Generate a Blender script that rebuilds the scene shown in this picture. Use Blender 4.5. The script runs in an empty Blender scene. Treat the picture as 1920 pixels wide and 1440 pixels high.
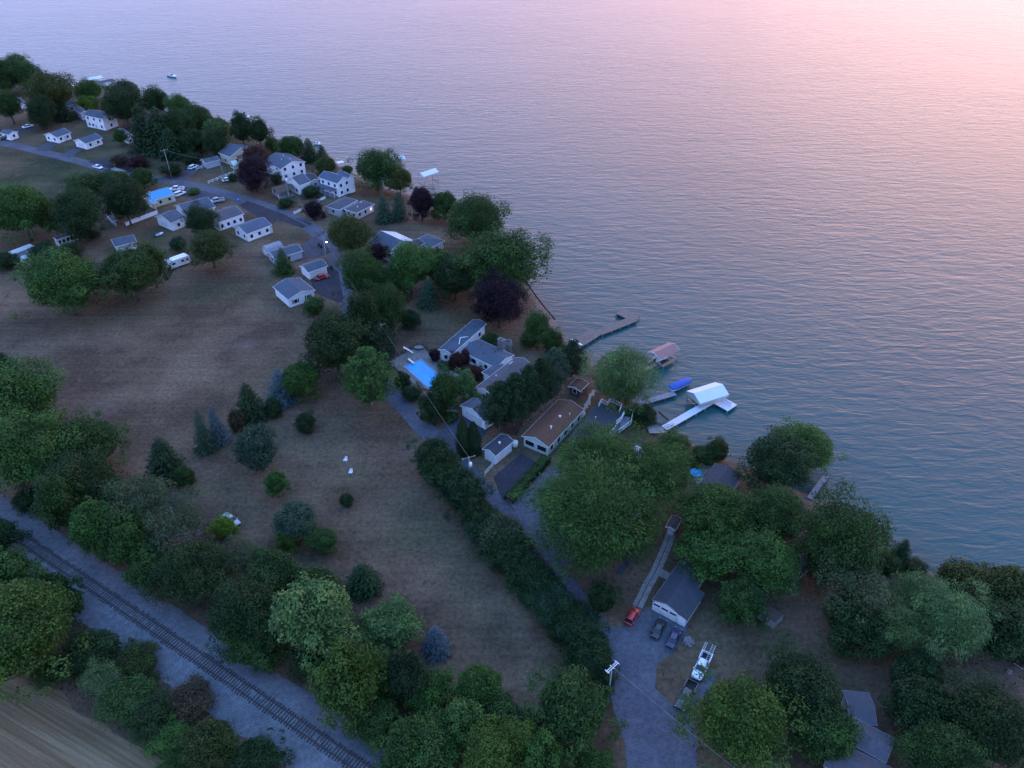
import bpy, math, random
import numpy as np
from mathutils import Vector

random.seed(7)
rng = np.random.default_rng(7)
scene = bpy.context.scene
COL = scene.collection

# ------------------------------------------------------------------ camera
CAM_H, FPX, DEP = 120.0, 1480.0, math.radians(36.5)
FWD = Vector((0, math.cos(DEP), -math.sin(DEP)))
UPV = Vector((0, math.sin(DEP), math.cos(DEP)))
CAMP = Vector((0, 0, CAM_H))
cd = bpy.data.cameras.new('camera')
cam = bpy.data.objects.new('camera', cd)
COL.objects.link(cam)
cam.location = CAMP
cam.rotation_euler = (math.pi / 2 - DEP, 0, 0)
cd.sensor_width = 36
cd.lens = 36 * FPX / 1920
cd.clip_end = 30000
scene.camera = cam


def P(u, v, z=0.0):
    """surveyed ground point under a sight line (1920x1440 survey frame)"""
    r = FWD + Vector((1, 0, 0)) * ((u - 960) / FPX) + UPV * ((720 - v) / FPX)
    t = (z - CAM_H) / r.z
    p = CAMP + r * t
    return Vector((p.x, p.y, z))


def zoomer(ox, oy, s):
    return lambda x, y: (ox + x / s, oy + y / s)


q1 = zoomer(0, 60, 4.0)
q2 = zoomer(160, 200, 4.8)
q3 = zoomer(400, 200, 1920 / 440)
q4 = zoomer(480, 380, 1920 / 560)
q5 = zoomer(720, 560, 4.8)
w4 = zoomer(960, 540, 1920 / 460)
qr = zoomer(840, 720, 4.0)
g3 = zoomer(1080, 960, 3.0)
r4 = zoomer(1240, 760, 1920 / 680)
r5 = zoomer(1240, 1000, 1920 / 680)
ql = zoomer(0, 320, 3.0)
r1 = zoomer(0, 930, 1920 / 680)

# ------------------------------------------------------------------ shore
SHORE_PX = [(-60, 88), (0, 112), (60, 142), (110, 158), (200, 168), (320, 195), (430, 232), (520, 262), (590, 285),
            (650, 318), (720, 352), (790, 372), (850, 398), (915, 440), (965, 490), (1000, 545), (1035, 592),
            (1075, 645), (1130, 690), (1180, 742), (1225, 790), (1250, 812), (1310, 838), (1385, 868),
            (1450, 895), (1530, 935), (1590, 985), (1660, 1022), (1740, 1072), (1830, 1112), (1930, 1150), (2060, 1215)]
SH = [P(u, v, -2.0) for u, v in SHORE_PX]
d0 = (SH[0] - SH[2]).normalized()
d1 = (SH[-1] - SH[-4]).normalized()
SH = [SH[0] + d0 * 9000] + SH + [SH[-1] + d1 * 9000]
SHN = np.array([[p.x, p.y] for p in SH])


def shore_dist(X, Y):
    """signed distance, positive on land"""
    X = np.asarray(X, float); Y = np.asarray(Y, float)
    best = np.full(X.shape, 1e18); sgn = np.ones(X.shape)
    for a, b in zip(SHN[:-1], SHN[1:]):
        e = b - a
        L2 = e @ e
        t = np.clip(((X - a[0]) * e[0] + (Y - a[1]) * e[1]) / L2, 0, 1)
        dx = X - (a[0] + t * e[0]); dy = Y - (a[1] + t * e[1])
        d2 = dx * dx + dy * dy
        m = d2 < best - 1e-9
        cr = e[0] * (Y - a[1]) - e[1] * (X - a[0])
        best = np.where(m, d2, best)
        sgn = np.where(m, np.where(cr < 0, 1, -1), sgn)
    return np.sqrt(best) * sgn


def ground_z(x, y):
    d = float(shore_dist(np.array([x]), np.array([y]))[0])
    return land_profile(np.array([d]))[0]


def land_profile(d):
    # beach rises gently from the water, then a bank up to the lawns
    return np.interp(d, [-40, -6, 0, 2.0, 4.2, 9, 12], [-8, -3.2, -2.0, -1.75, -0.45, -0.05, 0.0])


# ------------------------------------------------------------------ materials
def new_mat(name):
    m = bpy.data.materials.new(name)
    m.use_nodes = True
    nt = m.node_tree
    b = nt.nodes['Principled BSDF']
    return m, nt, b


def N(nt, t, **kw):
    n = nt.nodes.new(t)
    for k, v in kw.items():
        if k in n.inputs:
            n.inputs[k].default_value = v
        else:
            setattr(n, k, v)
    return n


def lk(nt, a, b):
    nt.links.new(a, b)


def mixc(nt, fac, a, b, mode='MIX'):
    n = nt.nodes.new('ShaderNodeMix')
    n.data_type = 'RGBA'
    n.blend_type = mode
    for sock, val in ((n.inputs[0], fac), (n.inputs[6], a), (n.inputs[7], b)):
        if isinstance(val, bpy.types.NodeSocket):
            lk(nt, val, sock)
        elif isinstance(val, (tuple, list)):
            sock.default_value = (*val[:3], 1)
        else:
            sock.default_value = val
    return n.outputs[2]


def noise(nt, vec, scale, detail=4, rough=0.55, lo=0.35, hi=0.65):
    n = N(nt, 'ShaderNodeTexNoise', Scale=scale, Detail=detail, Roughness=rough)
    if vec is not None:
        lk(nt, vec, n.inputs['Vector'])
    r = nt.nodes.new('ShaderNodeMapRange')
    r.inputs[1].default_value = lo
    r.inputs[2].default_value = hi
    lk(nt, n.outputs['Fac'], r.inputs[0])
    return r.outputs[0]


def objco(nt):
    return nt.nodes.new('ShaderNodeTexCoord').outputs['Object']


_mc = {}


def M(name, c, rough=0.7, var=0.25, scale=1.5, metal=0.0, bump=0.0, fine=0.0, spec=0.5, dirt=None):
    """weathered plain surface: base colour with broad wear and fine grain"""
    if name in _mc:
        return _mc[name]
    m, nt, b = new_mat(name)
    co = objco(nt)
    dk = tuple(x * (1 - var) for x in c)
    col = mixc(nt, noise(nt, co, scale), dk, c)
    if fine:
        col = mixc(nt, fine, col, mixc(nt, noise(nt, co, scale * 9, 2), (0.25, 0.25, 0.25), (1.6, 1.6, 1.6)), 'MULTIPLY')
    if dirt:
        col = mixc(nt, noise(nt, co, scale * .35, 5, .65, .52, .75), col, dirt)
    lk(nt, col, b.inputs['Base Color'])
    b.inputs['Roughness'].default_value = rough
    b.inputs['Metallic'].default_value = metal
    b.inputs['Specular IOR Level'].default_value = spec
    if bump:
        bp = N(nt, 'ShaderNodeBump', Strength=bump, Distance=0.05)
        n = N(nt, 'ShaderNodeTexNoise', Scale=scale * 12, Detail=3)
        lk(nt, co, n.inputs['Vector']); lk(nt, n.outputs['Fac'], bp.inputs['Height'])
        lk(nt, bp.outputs[0], b.inputs['Normal'])
    _mc[name] = m
    return m


def shingle(name, c, rough=0.85):
    if name in _mc:
        return _mc[name]
    m, nt, b = new_mat(name)
    co = objco(nt)
    v = N(nt, 'ShaderNodeTexVoronoi', Scale=2.6)
    lk(nt, co, v.inputs['Vector'])
    sep = nt.nodes.new('ShaderNodeSeparateColor'); lk(nt, v.outputs['Color'], sep.inputs[0])
    col = mixc(nt, sep.outputs[0], tuple(x * .78 for x in c), tuple(x * 1.15 for x in c))
    col = mixc(nt, noise(nt, co, .28, 5, .6), col, tuple(x * .72 + .01 for x in c))
    col = mixc(nt, noise(nt, co, 14, 2, .6, .3, .7), mixc(nt, 1.0, col, (.7, .7, .7), 'MULTIPLY'), col)
    lk(nt, col, b.inputs['Base Color'])
    b.inputs['Roughness'].default_value = rough
    b.inputs['Specular IOR Level'].default_value = .35
    _mc[name] = m
    return m


WHITE = M('white_siding', (.84, .85, .85), .6, .12, .8, dirt=(.6, .6, .57))
WHITE2 = M('old_white_paint', (.7, .71, .7), .7, .2, .9, dirt=(.5, .49, .45))
TAN = M('tan_siding', (.55, .5, .4), .7, .15)
YELLOW = M('cream_siding', (.55, .5, .28), .7, .15)
GREYW = M('grey_siding', (.42, .45, .48), .7, .15)
MINT = M('pale_green_siding', (.5, .62, .55), .7, .15)
TRIM = M('white_trim', (.8, .81, .82), .5, .08)
DOORM = M('painted_door', (.5, .52, .55), .5, .1)
GREYROOF = shingle('grey_shingles', (.082, .104, .138))
SLATE = shingle('slate_blue_shingles', (.09, .115, .165))
LIGHTROOF = shingle('light_grey_shingles', (.29, .31, .34))
DARKROOF = shingle('charcoal_shingles', (.05, .054, .068))
MAUVE = shingle('mauve_grey_shingles', (.105, .1, .115))
BROWNROOF = shingle('brown_shingles', (.15, .068, .04))
DKBROWN = shingle('dark_brown_shingles', (.11, .075, .055))
BLUEMETAL = M('blue_metal_roofing', (.04, .26, .48), .4, .12, .5)
REDROOF = M('faded_red_metal_roofing', (.27, .13, .115), .5, .15, .5)
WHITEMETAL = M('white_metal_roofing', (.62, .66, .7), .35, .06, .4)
STONE = M('field_stone', (.2, .19, .18), .9, .5, 2.5, bump=.5, fine=.5)
CONCRETE = M('concrete', (.33, .31, .29), .9, .25, .5, fine=.4, dirt=(.2, .19, .17))
WOOD = M('weathered_wood', (.2, .15, .12), .8, .3, 1.2, fine=.5, dirt=(.2, .15, .12))
NEWWOOD = M('fresh_timber', (.3, .2, .13), .7, .25, 1.2)
GREYWOOD = M('grey_wood', (.25, .25, .27), .8, .3, 1.2, fine=.4)
DARKWOOD = M('dark_wood', (.06, .05, .045), .8, .3)
ALU = M('aluminium_decking', (.58, .6, .65), .5, .1, .6, metal=.0)
STEEL = M('galvanised_steel', (.45, .46, .48), .4, .15, metal=.6)
RUST = M('rusty_rail_steel', (.075, .036, .034), .6, .35, 3)
TIE = M('creosoted_timber', (.05, .036, .034), .9, .4, 3)
TYRE = M('tyre_rubber', (.02, .02, .02), .9, .2)
GLASSM, _nt, _b = new_mat('dark_window_glass')
_b.inputs['Base Color'].default_value = (.015, .018, .022, 1); _b.inputs['Roughness'].default_value = .06
LAMPGLOW, _nt, _b = new_mat('lit_lamp_glass')
_b.inputs['Emission Color'].default_value = (1, .95, .75, 1); _b.inputs['Emission Strength'].default_value = 8
_b.inputs['Base Color'].default_value = (.8, .8, .7, 1)
LITWIN, _nt, _b = new_mat('lit_window_glass')
_b.inputs['Emission Color'].default_value = (1, .72, .38, 1); _b.inputs['Emission Strength'].default_value = .3
HEADL = M('lamp_lens', (.7, .72, .75), .15, .05)
TAILL = M('red_lamp_lens', (.35, .01, .01), .2, .05)
PAINT = {}


def paint(n, c, rough=.3):
    if n not in PAINT:
        m = M(n + '_car_paint', c, rough, .06, 2)
        m.node_tree.nodes['Principled BSDF'].inputs['Coat Weight'].default_value = .6
        m.node_tree.nodes['Principled BSDF'].inputs['Coat Roughness'].default_value = .08
        PAINT[n] = m
    return PAINT[n]


# ------------------------------------------------------------------ mesh helpers
class MB:
    def __init__(s):
        s.v = []; s.f = []; s.sm = []

    def add(s, vs, fs, smooth=False):
        o = len(s.v)
        s.v += [Vector(v) for v in vs]
        s.f += [[i + o for i in f] for f in fs]
        s.sm += [smooth] * len(fs)
        return s

    def box(s, c, d, rz=0.0, taper=1.0):
        x, y, z = d[0] / 2, d[1] / 2, d[2] / 2
        ca, sa = math.cos(rz), math.sin(rz)
        vs = []
        for k, t in ((-1, 1.0), (1, taper)):
            for a, b in ((-1, -1), (1, -1), (1, 1), (-1, 1)):
                px, py = a * x * t, b * y * t
                vs.append((c[0] + px * ca - py * sa, c[1] + px * sa + py * ca, c[2] + k * z))
        return s.add(vs, [(3, 2, 1, 0), (4, 5, 6, 7), (0, 1, 5, 4), (1, 2, 6, 5), (2, 3, 7, 6), (3, 0, 4, 7)])

    def prism(s, pts, z0, z1):
        """vertical prism over a ccw outline"""
        n = len(pts)
        vs = [(p[0], p[1], z0) for p in pts] + [(p[0], p[1], z1) for p in pts]
        return s.add(vs, [list(range(n - 1, -1, -1)), list(range(n, 2 * n))] +
                     [(i, (i + 1) % n, n + (i + 1) % n, n + i) for i in range(n)])

    def slab(s, quad, th):
        """thick sheet: quad is ccw seen from outside, thickness goes along minus normal"""
        q = [Vector(p) for p in quad]
        n = (q[1] - q[0]).cross(q[2] - q[0]).normalized() * -th
        m = len(q)
        vs = q + [p + n for p in q]
        return s.add(vs, [list(range(m)), list(range(2 * m - 1, m - 1, -1))] +
                     [((i + 1) % m, i, m + i, m + (i + 1) % m) for i in range(m)])

    def tube(s, pts, rad, n=6, cap=True):
        pts = [Vector(p) for p in pts]
        if not isinstance(rad, (list, tuple)):
            rad = [rad] * len(pts)
        rings = []
        for i, p in enumerate(pts):
            t = (pts[min(i + 1, len(pts) - 1)] - pts[max(i - 1, 0)])
            t = t.normalized() if t.length > 1e-9 else Vector((0, 0, 1))
            a = t.cross(Vector((0, 0, 1)) if abs(t.z) < .9 else Vector((1, 0, 0))).normalized()
            b = t.cross(a).normalized()
            rings.append([p + (a * math.cos(2 * math.pi * k / n) + b * math.sin(2 * math.pi * k / n)) * rad[i] for k in range(n)])
        vs = [v for r in rings for v in r]
        fs = []
        for i in range(len(pts) - 1):
            for k in range(n):
                k2 = (k + 1) % n
                fs.append((i * n + k, i * n + k2, (i + 1) * n + k2, (i + 1) * n + k))
        if cap:
            fs += [list(range(n - 1, -1, -1)), list(range(len(vs) - n, len(vs)))]
        return s.add(vs, fs, True)

    def loft(s, rings, smooth=True, cap=True):
        n = len(rings[0])
        vs = [v for r in rings for v in r]
        fs = []
        for i in range(len(rings) - 1):
            for k in range(n):
                k2 = (k + 1) % n
                fs.append((i * n + k, i * n + k2, (i + 1) * n + k2, (i + 1) * n + k))
        if cap:
            fs += [list(range(n - 1, -1, -1)), list(range(len(vs) - n, len(vs)))]
        return s.add(vs, fs, smooth)

    def build(s, name, mat, parent=None, bevel=0):
        off = wloc(parent) if parent else Vector((0, 0, 0))
        me = bpy.data.meshes.new(name)
        me.from_pydata([v - off for v in s.v], [], s.f)
        for p, q in zip(me.polygons, s.sm):
            p.use_smooth = q
        me.materials.append(mat)
        me.update()
        o = bpy.data.objects.new(name, me)
        COL.objects.link(o)
        o.parent = parent
        if bevel:
            b = o.modifiers.new('bevel', 'BEVEL'); b.width = bevel; b.segments = 2; b.limit_method = 'ANGLE'
        return o


def wloc(o):
    p = Vector((0, 0, 0))
    while o:
        p += o.location
        o = o.parent
    return p


def tag(o, label, cat, group=None):
    o['label'] = label; o['category'] = cat
    if group:
        o['group'] = group
    return o


def kind(o, k):
    o['kind'] = k
    return o


def thing(name, label, cat, loc=(0, 0, 0), group=None):
    o = bpy.data.objects.new(name, None)
    o.empty_display_size = .5
    COL.objects.link(o)
    o.location = loc
    return tag(o, label, cat, group)


def kids(o):
    return [c for c in o.children]


def dup(root, label, group=None):
    r = root.copy(); COL.objects.link(r); r['label'] = label
    if group:
        r['group'] = group
    for c in kids(root):
        c2 = c.copy(); COL.objects.link(c2); c2.parent = r
        for g in kids(c):
            g2 = g.copy(); COL.objects.link(g2); g2.parent = c2
    return r


def put(root, p, ang=0.0, s=None):
    root.location = p
    root.rotation_euler = (0, 0, ang)
    if s:
        root.scale = s
    return root


def heading(a, b, z=0):
    d = P(*b, z) - P(*a, z)
    return math.atan2(d.y, d.x)


# ------------------------------------------------------------------ ground
def axis(lo, hi, step, far, grow=1.35):
    a = list(np.arange(lo, hi + .01, step))
    s = step; x = hi
    while x < far:
        s *= grow; x += s; a.append(x)
    s = step; x = lo
    while x > -far:
        s *= grow; x -= s; a.insert(0, x)
    return np.array(a)


def grid_mesh(name, xs, ys, Z, mat, attrs=None):
    X, Y = np.meshgrid(xs, ys)
    co = np.stack([X, Y, Z], -1).reshape(-1, 3)
    nx, ny = len(xs), len(ys)
    i = np.arange(nx * ny).reshape(ny, nx)
    q = np.stack([i[:-1, :-1], i[:-1, 1:], i[1:, 1:], i[1:, :-1]], -1).reshape(-1, 4)
    me = bpy.data.meshes.new(name)
    me.vertices.add(len(co)); me.vertices.foreach_set('co', co.ravel().astype(np.float32))
    me.loops.add(q.size); me.loops.foreach_set('vertex_index', q.ravel().astype(np.int32))
    me.polygons.add(len(q)); me.polygons.foreach_set('loop_start', (np.arange(len(q)) * 4).astype(np.int32))
    me.polygons.foreach_set('use_smooth', np.ones(len(q), bool))
    me.update(calc_edges=True)
    for k, val in (attrs or {}).items():
        a = me.attributes.new(k, 'FLOAT', 'POINT')
        a.data.foreach_set('value', val.ravel().astype(np.float32))
    me.materials.append(mat)
    o = bpy.data.objects.new(name, me)
    COL.objects.link(o)
    return o


def attr(nt, n):
    a = nt.nodes.new('ShaderNodeAttribute'); a.attribute_name = n
    return a.outputs['Fac']


def ground_material():
    m, nt, b = new_mat('dry_summer_grass')
    co = objco(nt)
    dry = mixc(nt, noise(nt, co, .05, 6, .6, .38, .62), (.078, .052, .036), (.15, .105, .07))
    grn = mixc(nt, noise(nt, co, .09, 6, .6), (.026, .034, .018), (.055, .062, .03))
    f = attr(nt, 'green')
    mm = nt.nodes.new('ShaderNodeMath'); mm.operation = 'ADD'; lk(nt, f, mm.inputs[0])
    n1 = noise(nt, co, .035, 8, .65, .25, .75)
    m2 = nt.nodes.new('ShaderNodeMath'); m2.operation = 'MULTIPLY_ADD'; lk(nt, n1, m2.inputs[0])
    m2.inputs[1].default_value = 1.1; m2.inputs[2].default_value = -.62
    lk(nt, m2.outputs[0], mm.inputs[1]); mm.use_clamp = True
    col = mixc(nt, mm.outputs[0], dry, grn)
    # worn pale patches and fine tufts
    col = mixc(nt, noise(nt, co, .12, 7, .7, .58, .8), col, (.13, .1, .068))
    col = mixc(nt, .75, col, mixc(nt, noise(nt, co, 1.1, 8, .8, .33, .67), (.3, .33, .3), (1.75, 1.65, 1.6)), 'MULTIPLY')
    # faint mowing lines across the meadow
    mp = nt.nodes.new('ShaderNodeMapping'); mp.inputs['Rotation'].default_value = (0, 0, -heading((60, 660), (520, 540))); mp.inputs['Scale'].default_value = (.03, 1, 1)
    lk(nt, co, mp.inputs['Vector'])
    col = mixc(nt, .3, col, mixc(nt, noise(nt, mp.outputs[0], .55, 4, .6), (.6, .62, .6), (1.35, 1.32, 1.3)), 'MULTIPLY')
    col = mixc(nt, attr(nt, 'bare'), col, mixc(nt, noise(nt, co, .8, 5), (.13, .1, .075), (.24, .19, .15)))
    lk(nt, col, b.inputs['Base Color'])
    b.inputs['Roughness'].default_value = .95
    b.inputs['Specular IOR Level'].default_value = .1
    bp = N(nt, 'ShaderNodeBump', Strength=.6, Distance=.25)
    n = N(nt, 'ShaderNodeTexNoise', Scale=1.3, Detail=6, Roughness=.7)
    lk(nt, co, n.inputs['Vector']); lk(nt, n.outputs['Fac'], bp.inputs['Height']); lk(nt, bp.outputs[0], b.inputs['Normal'])
    return m


gx = axis(-340, 140, 2.5, 9000)
gy = axis(20, 560, 2.5, 9000)
GX, GY = np.meshgrid(gx, gy)
SD = shore_dist(GX, GY)
GZ = land_profile(SD)
GZ += np.where(SD > 12, .12 * np.sin(GX * .07) * np.sin(GY * .06), 0)*0
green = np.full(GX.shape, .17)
bare = np.zeros(GX.shape)


def blob(arr, u, v, ru, rv, amt):
    """soft patch: centre and radii surveyed in the frame"""
    c = P(u, v); rx = abs(P(u + ru, v).x - c.x); ry = abs(P(u, v - rv).y - c.y)
    arr += amt * np.exp(-(((GX - c.x) / rx) ** 2 + ((GY - c.y) / ry) ** 2))


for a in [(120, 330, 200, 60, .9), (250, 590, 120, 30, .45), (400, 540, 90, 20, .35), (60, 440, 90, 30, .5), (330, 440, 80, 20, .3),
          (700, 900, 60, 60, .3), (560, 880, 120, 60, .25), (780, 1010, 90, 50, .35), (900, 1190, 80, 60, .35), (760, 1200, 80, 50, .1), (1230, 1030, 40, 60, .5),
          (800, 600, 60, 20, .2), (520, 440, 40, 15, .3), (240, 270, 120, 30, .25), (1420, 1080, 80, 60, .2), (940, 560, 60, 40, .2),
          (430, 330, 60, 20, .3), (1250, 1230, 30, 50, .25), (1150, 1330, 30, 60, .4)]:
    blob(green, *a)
for a in [(180, 690, 200, 60, -.45), (330, 640, 160, 40, -.4), (500, 600, 70, 30, -.25), (150, 790, 60, 40, -.4), (60, 560, 60, 30, -.5), (700, 1120, 90, 40, -.3), (1000, 1170, 40, 50, -.4), (850, 430, 60, 25, -.5), (790, 560, 50, 20, -.2),
          (1560, 1180, 90, 60, -.45), (980, 610, 30, 30, -.5), (760, 840, 50, 40, -.35), (880, 640, 40, 30, -.2), (1860, 1260, 50, 30, -.6), (720, 390, 40, 20, -.3)]:
    blob(green, *a)
for a in [(460, 648, 22, 9, .55), (190, 765, 35, 18, .3), (770, 850, 16, 14, .35), (1860, 1255, 30, 20, .35), (1660, 1160, 30, 20, .12), (585, 965, 12, 8, .3)]:
    blob(bare, *a)
_bx, _by = P(1045, 600).x, P(1045, 600).y
bare += np.where(SD < 4.0, .25 + .7 * np.exp(-((GX - _bx) ** 2 + (GY - _by) ** 2) / 18 ** 2), 0) * (SD > -30)
bare = np.clip(bare, 0, 1)
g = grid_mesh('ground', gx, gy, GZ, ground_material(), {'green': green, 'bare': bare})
kind(g, 'structure')


# ------------------------------------------------------------------ lake
def lake_material():
    m, nt, b = new_mat('lake_water')
    co = objco(nt)
    sh = attr(nt, 'shallow')
    deep = mixc(nt, noise(nt, co, .01, 4), (.012, .07, .072), (.017, .082, .082))
    col = mixc(nt, sh, deep, mixc(nt, noise(nt, co, .25, 5, .6), (.03, .06, .055), (.065, .075, .06)))
    lk(nt, col, b.inputs['Base Color'])
    b.inputs['Roughness'].default_value = .2
    b.inputs['IOR'].default_value = 1.33

    def wave(rot, sx, sy, sc, det):
        mp = nt.nodes.new('ShaderNodeMapping')
        mp.inputs['Rotation'].default_value = (0, 0, math.radians(rot))
        mp.inputs['Scale'].default_value = (sx, sy, 1)
        lk(nt, co, mp.inputs['Vector'])
        n = N(nt, 'ShaderNodeTexNoise', Scale=sc, Detail=det, Roughness=.5, Distortion=.6)
        lk(nt, mp.outputs[0], n.inputs['Vector'])
        return n.outputs['Fac']
    a = wave(14, .16, .5, .85, 2)
    c = wave(22, .35, 1.0, 1.25, 2)
    e = wave(4, .05, .12, .35, 2)
    ad = nt.nodes.new('ShaderNodeMath'); ad.operation = 'MULTIPLY_ADD'
    lk(nt, c, ad.inputs[0]); ad.inputs[1].default_value = .32; lk(nt, a, ad.inputs[2])
    ad2 = nt.nodes.new('ShaderNodeMath'); ad2.operation = 'MULTIPLY_ADD'
    lk(nt, e, ad2.inputs[0]); ad2.inputs[1].default_value = .9; lk(nt, ad.outputs[0], ad2.inputs[2])
    bp = N(nt, 'ShaderNodeBump', Strength=1.0, Distance=.3)
    wp_ = noise(nt, co, .012, 3, .5, .3, .7)
    mr_ = nt.nodes.new('ShaderNodeMapRange'); lk(nt, wp_, mr_.inputs[0]); mr_.inputs[3].default_value = .62; mr_.inputs[4].default_value = 1.0
    lk(nt, mr_.outputs[0], bp.inputs['Strength'])
    lk(nt, ad2.outputs[0], bp.inputs['Height']); lk(nt, bp.outputs[0], b.inputs['Normal'])
    return m


lx = axis(-340, 320, 4, 9000); ly = axis(40, 620, 4, 9000)
LX, LY = np.meshgrid(lx, ly)
LD = -shore_dist(LX, LY)
shallow = np.exp(-np.clip(LD, 0, None) / 5.5) * (LD > -8)
lake = grid_mesh('lake_water', lx, ly, np.full(LX.shape, -2.0), lake_material(), {'shallow': shallow})
kind(lake, 'structure')


# ------------------------------------------------------------------ flat sheets
def outline_ground(pts, z, jit=0.0, step=2.0):
    """densify a px outline to world points with slightly ragged edge"""
    w = [P(u, v, 0) for u, v in pts]
    out = []
    for a, b in zip(w, w[1:] + w[:1]):
        n = max(1, int((b - a).length / step))
        for i in range(n):
            p = a.lerp(b, i / n)
            out.append(Vector((p.x + random.uniform(-jit, jit), p.y + random.uniform(-jit, jit), z)))
    return out


def sheet(name, pts, mat, z, jit=.15):
    import bmesh
    bm = bmesh.new()
    vs = [bm.verts.new(p) for p in outline_ground(pts, z, jit)]
    f = bm.faces.new(vs)
    bm.normal_update()
    if f.normal.z < 0:
        f.normal_flip()
    bmesh.ops.triangulate(bm, faces=bm.faces[:])
    me = bpy.data.meshes.new(name); bm.to_mesh(me); bm.free()
    me.materials.append(mat)
    o = bpy.data.objects.new(name, me); COL.objects.link(o)
    return kind(o, 'structure')


def smooth_line(pts, n=6):
    out = []
    for i in range(len(pts) - 1):
        p0 = pts[max(i - 1, 0)]; p1 = pts[i]; p2 = pts[i + 1]; p3 = pts[min(i + 2, len(pts) - 1)]
        for k in range(n):
            t = k / n
            out.append(.5 * ((2 * p1) + (p2 - p0) * t + (2 * p0 - 5 * p1 + 4 * p2 - p3) * t * t + (3 * p1 - p0 - 3 * p2 + p3) * t ** 3))
    out.append(pts[-1])
    return out


def ribbon(name, px, widths, mat, z, jit=.15):
    pts = smooth_line([P(u, v, 0) for u, v in px])
    if not isinstance(widths, (list, tuple)):
        widths = [widths] * len(px)
    ws = np.interp(np.linspace(0, len(px) - 1, len(pts)), range(len(px)), widths)
    m = MB(); vs = []
    K = 4
    for i, p in enumerate(pts):
        t = (pts[min(i + 1, len(pts) - 1)] - pts[max(i - 1, 0)]).normalized()
        n = Vector((-t.y, t.x, 0))
        for k in range(K + 1):
            s = k / K - .5
            j = random.uniform(-jit, jit) if k in (0, K) else 0
            q = p + n * (s * ws[i] + j)
            vs.append((q.x, q.y, z + .04 * (1 - 4 * s * s)))
    fs = [(i * (K + 1) + k + 1, i * (K + 1) + k, (i + 1) * (K + 1) + k, (i + 1) * (K + 1) + k + 1) for i in range(len(pts) - 1) for k in range(K)]
    m.add(vs, fs, True)
    return kind(m.build(name, mat), 'structure')


def gravel(name, c, sc=1.0):
    m, nt, b = new_mat(name)
    co = objco(nt)
    col = mixc(nt, noise(nt, co, .12 * sc, 6, .65), tuple(x * .72 for x in c), c)
    col = mixc(nt, .6, col, mixc(nt, noise(nt, co, 4.5 * sc, 4, .8, .3, .7), (.35, .35, .35), (1.7, 1.7, 1.7)), 'MULTIPLY')
    col = mixc(nt, .5, col, mixc(nt, noise(nt, co, 1.1 * sc, 5, .7, .35, .65), (.55, .55, .57), (1.4, 1.4, 1.38)), 'MULTIPLY')
    col = mixc(nt, noise(nt, co, .3 * sc, 6, .7, .6, .8), col, (.09, .075, .055))
    lk(nt, col, b.inputs['Base Color']); b.inputs['Roughness'].default_value = .95
    b.inputs['Specular IOR Level'].default_value = .2
    bp = N(nt, 'ShaderNodeBump', Strength=.5, Distance=.06)
    n = N(nt, 'ShaderNodeTexNoise', Scale=6 * sc, Detail=3)
    lk(nt, co, n.inputs['Vector']); lk(nt, n.outputs['Fac'], bp.inputs['Height']); lk(nt, bp.outputs[0], b.inputs['Normal'])
    return m


GRAVEL = gravel('road_gravel', (.105, .108, .125))
GRAVELD = gravel('dark_driveway_stone', (.07, .07, .083))
ASPHALT = gravel('worn_asphalt', (.046, .042, .052))
ROADASP = gravel('old_road_surface', (.1, .104, .125))
BALLAST = gravel('railway_ballast', (.16, .155, .165), 1.2)

ROAD_PX = [(-60, 256), (0, 267), (62, 281), (150, 303), (215, 322), (287, 333), (375, 350), (475, 379), (540, 404), (590, 432), (622, 466), (642, 510), (650, 560), (668, 625), (700, 690),
           (742, 745), (795, 803), (845, 852), (900, 912), (945, 965), (1000, 1025), (1050, 1085), (1100, 1150), (1145, 1215), (1180, 1290), (1215, 1370), (1235, 1450), (1245, 1520)]
ribbon('road', ROAD_PX, [5.2] * 9 + [5.6, 5.6, 5.2] + [4.6] * 8 + [4.4, 4.4, 4.6, 5.2, 7.5, 8.5, 9.5, 10], ROADASP, .03)
sheet('driveway', [(1120, 1170), (1165, 1178), (1222, 1132), (1290, 1168), (1285, 1195), (1262, 1225), (1235, 1245), (1228, 1290), (1262, 1325), (1290, 1335), (1330, 1300), (1345, 1260), (1320, 1250),
                   (1300, 1275), (1275, 1290), (1268, 1320), (1300, 1345), (1310, 1460), (1175, 1460), (1180, 1330), (1150, 1240)], GRAVEL, .055)
sheet('driveway', [(925, 895), (978, 850), (1005, 868), (955, 930), (942, 938)], ASPHALT, .06)
sheet('driveway', [(952, 942), (1040, 868), (1110, 930), (1100, 1000), (1065, 1060), (1040, 1050), (995, 1000)], GRAVEL, .065)
sheet('driveway', [(820, 812), (865, 780), (920, 800), (880, 860), (850, 850)], GRAVELD, .07)
sheet('driveway', [(582, 522), (612, 496), (634, 510), (645, 560), (635, 568), (590, 548)], ASPHALT, .062)
sheet('driveway', [(555, 490), (545, 478), (590, 442), (630, 470), (612, 478)], GRAVELD, .064)
sheet('driveway', [(448, 385), (468, 375), (505, 392), (560, 410), (585, 420), (568, 428), (520, 412), (500, 430), (480, 405)], ASPHALT, .066)
sheet('driveway', [(362, 372), (372, 356), (420, 368), (402, 385)], GRAVELD, .068)
sheet('driveway', [(322, 358), (352, 350), (382, 352), (350, 368)], GRAVELD, .058)
sheet('driveway', [(192, 320), (165, 303), (215, 295), (262, 302), (270, 315), (240, 325)], ASPHALT, .061)
sheet('driveway', [(315, 335), (340, 318), (370, 308), (380, 314), (345, 340)], GRAVELD, .063)
sheet('driveway', [(62, 281), (100, 265), (118, 263), (88, 285)], GRAVELD, .065)
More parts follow.
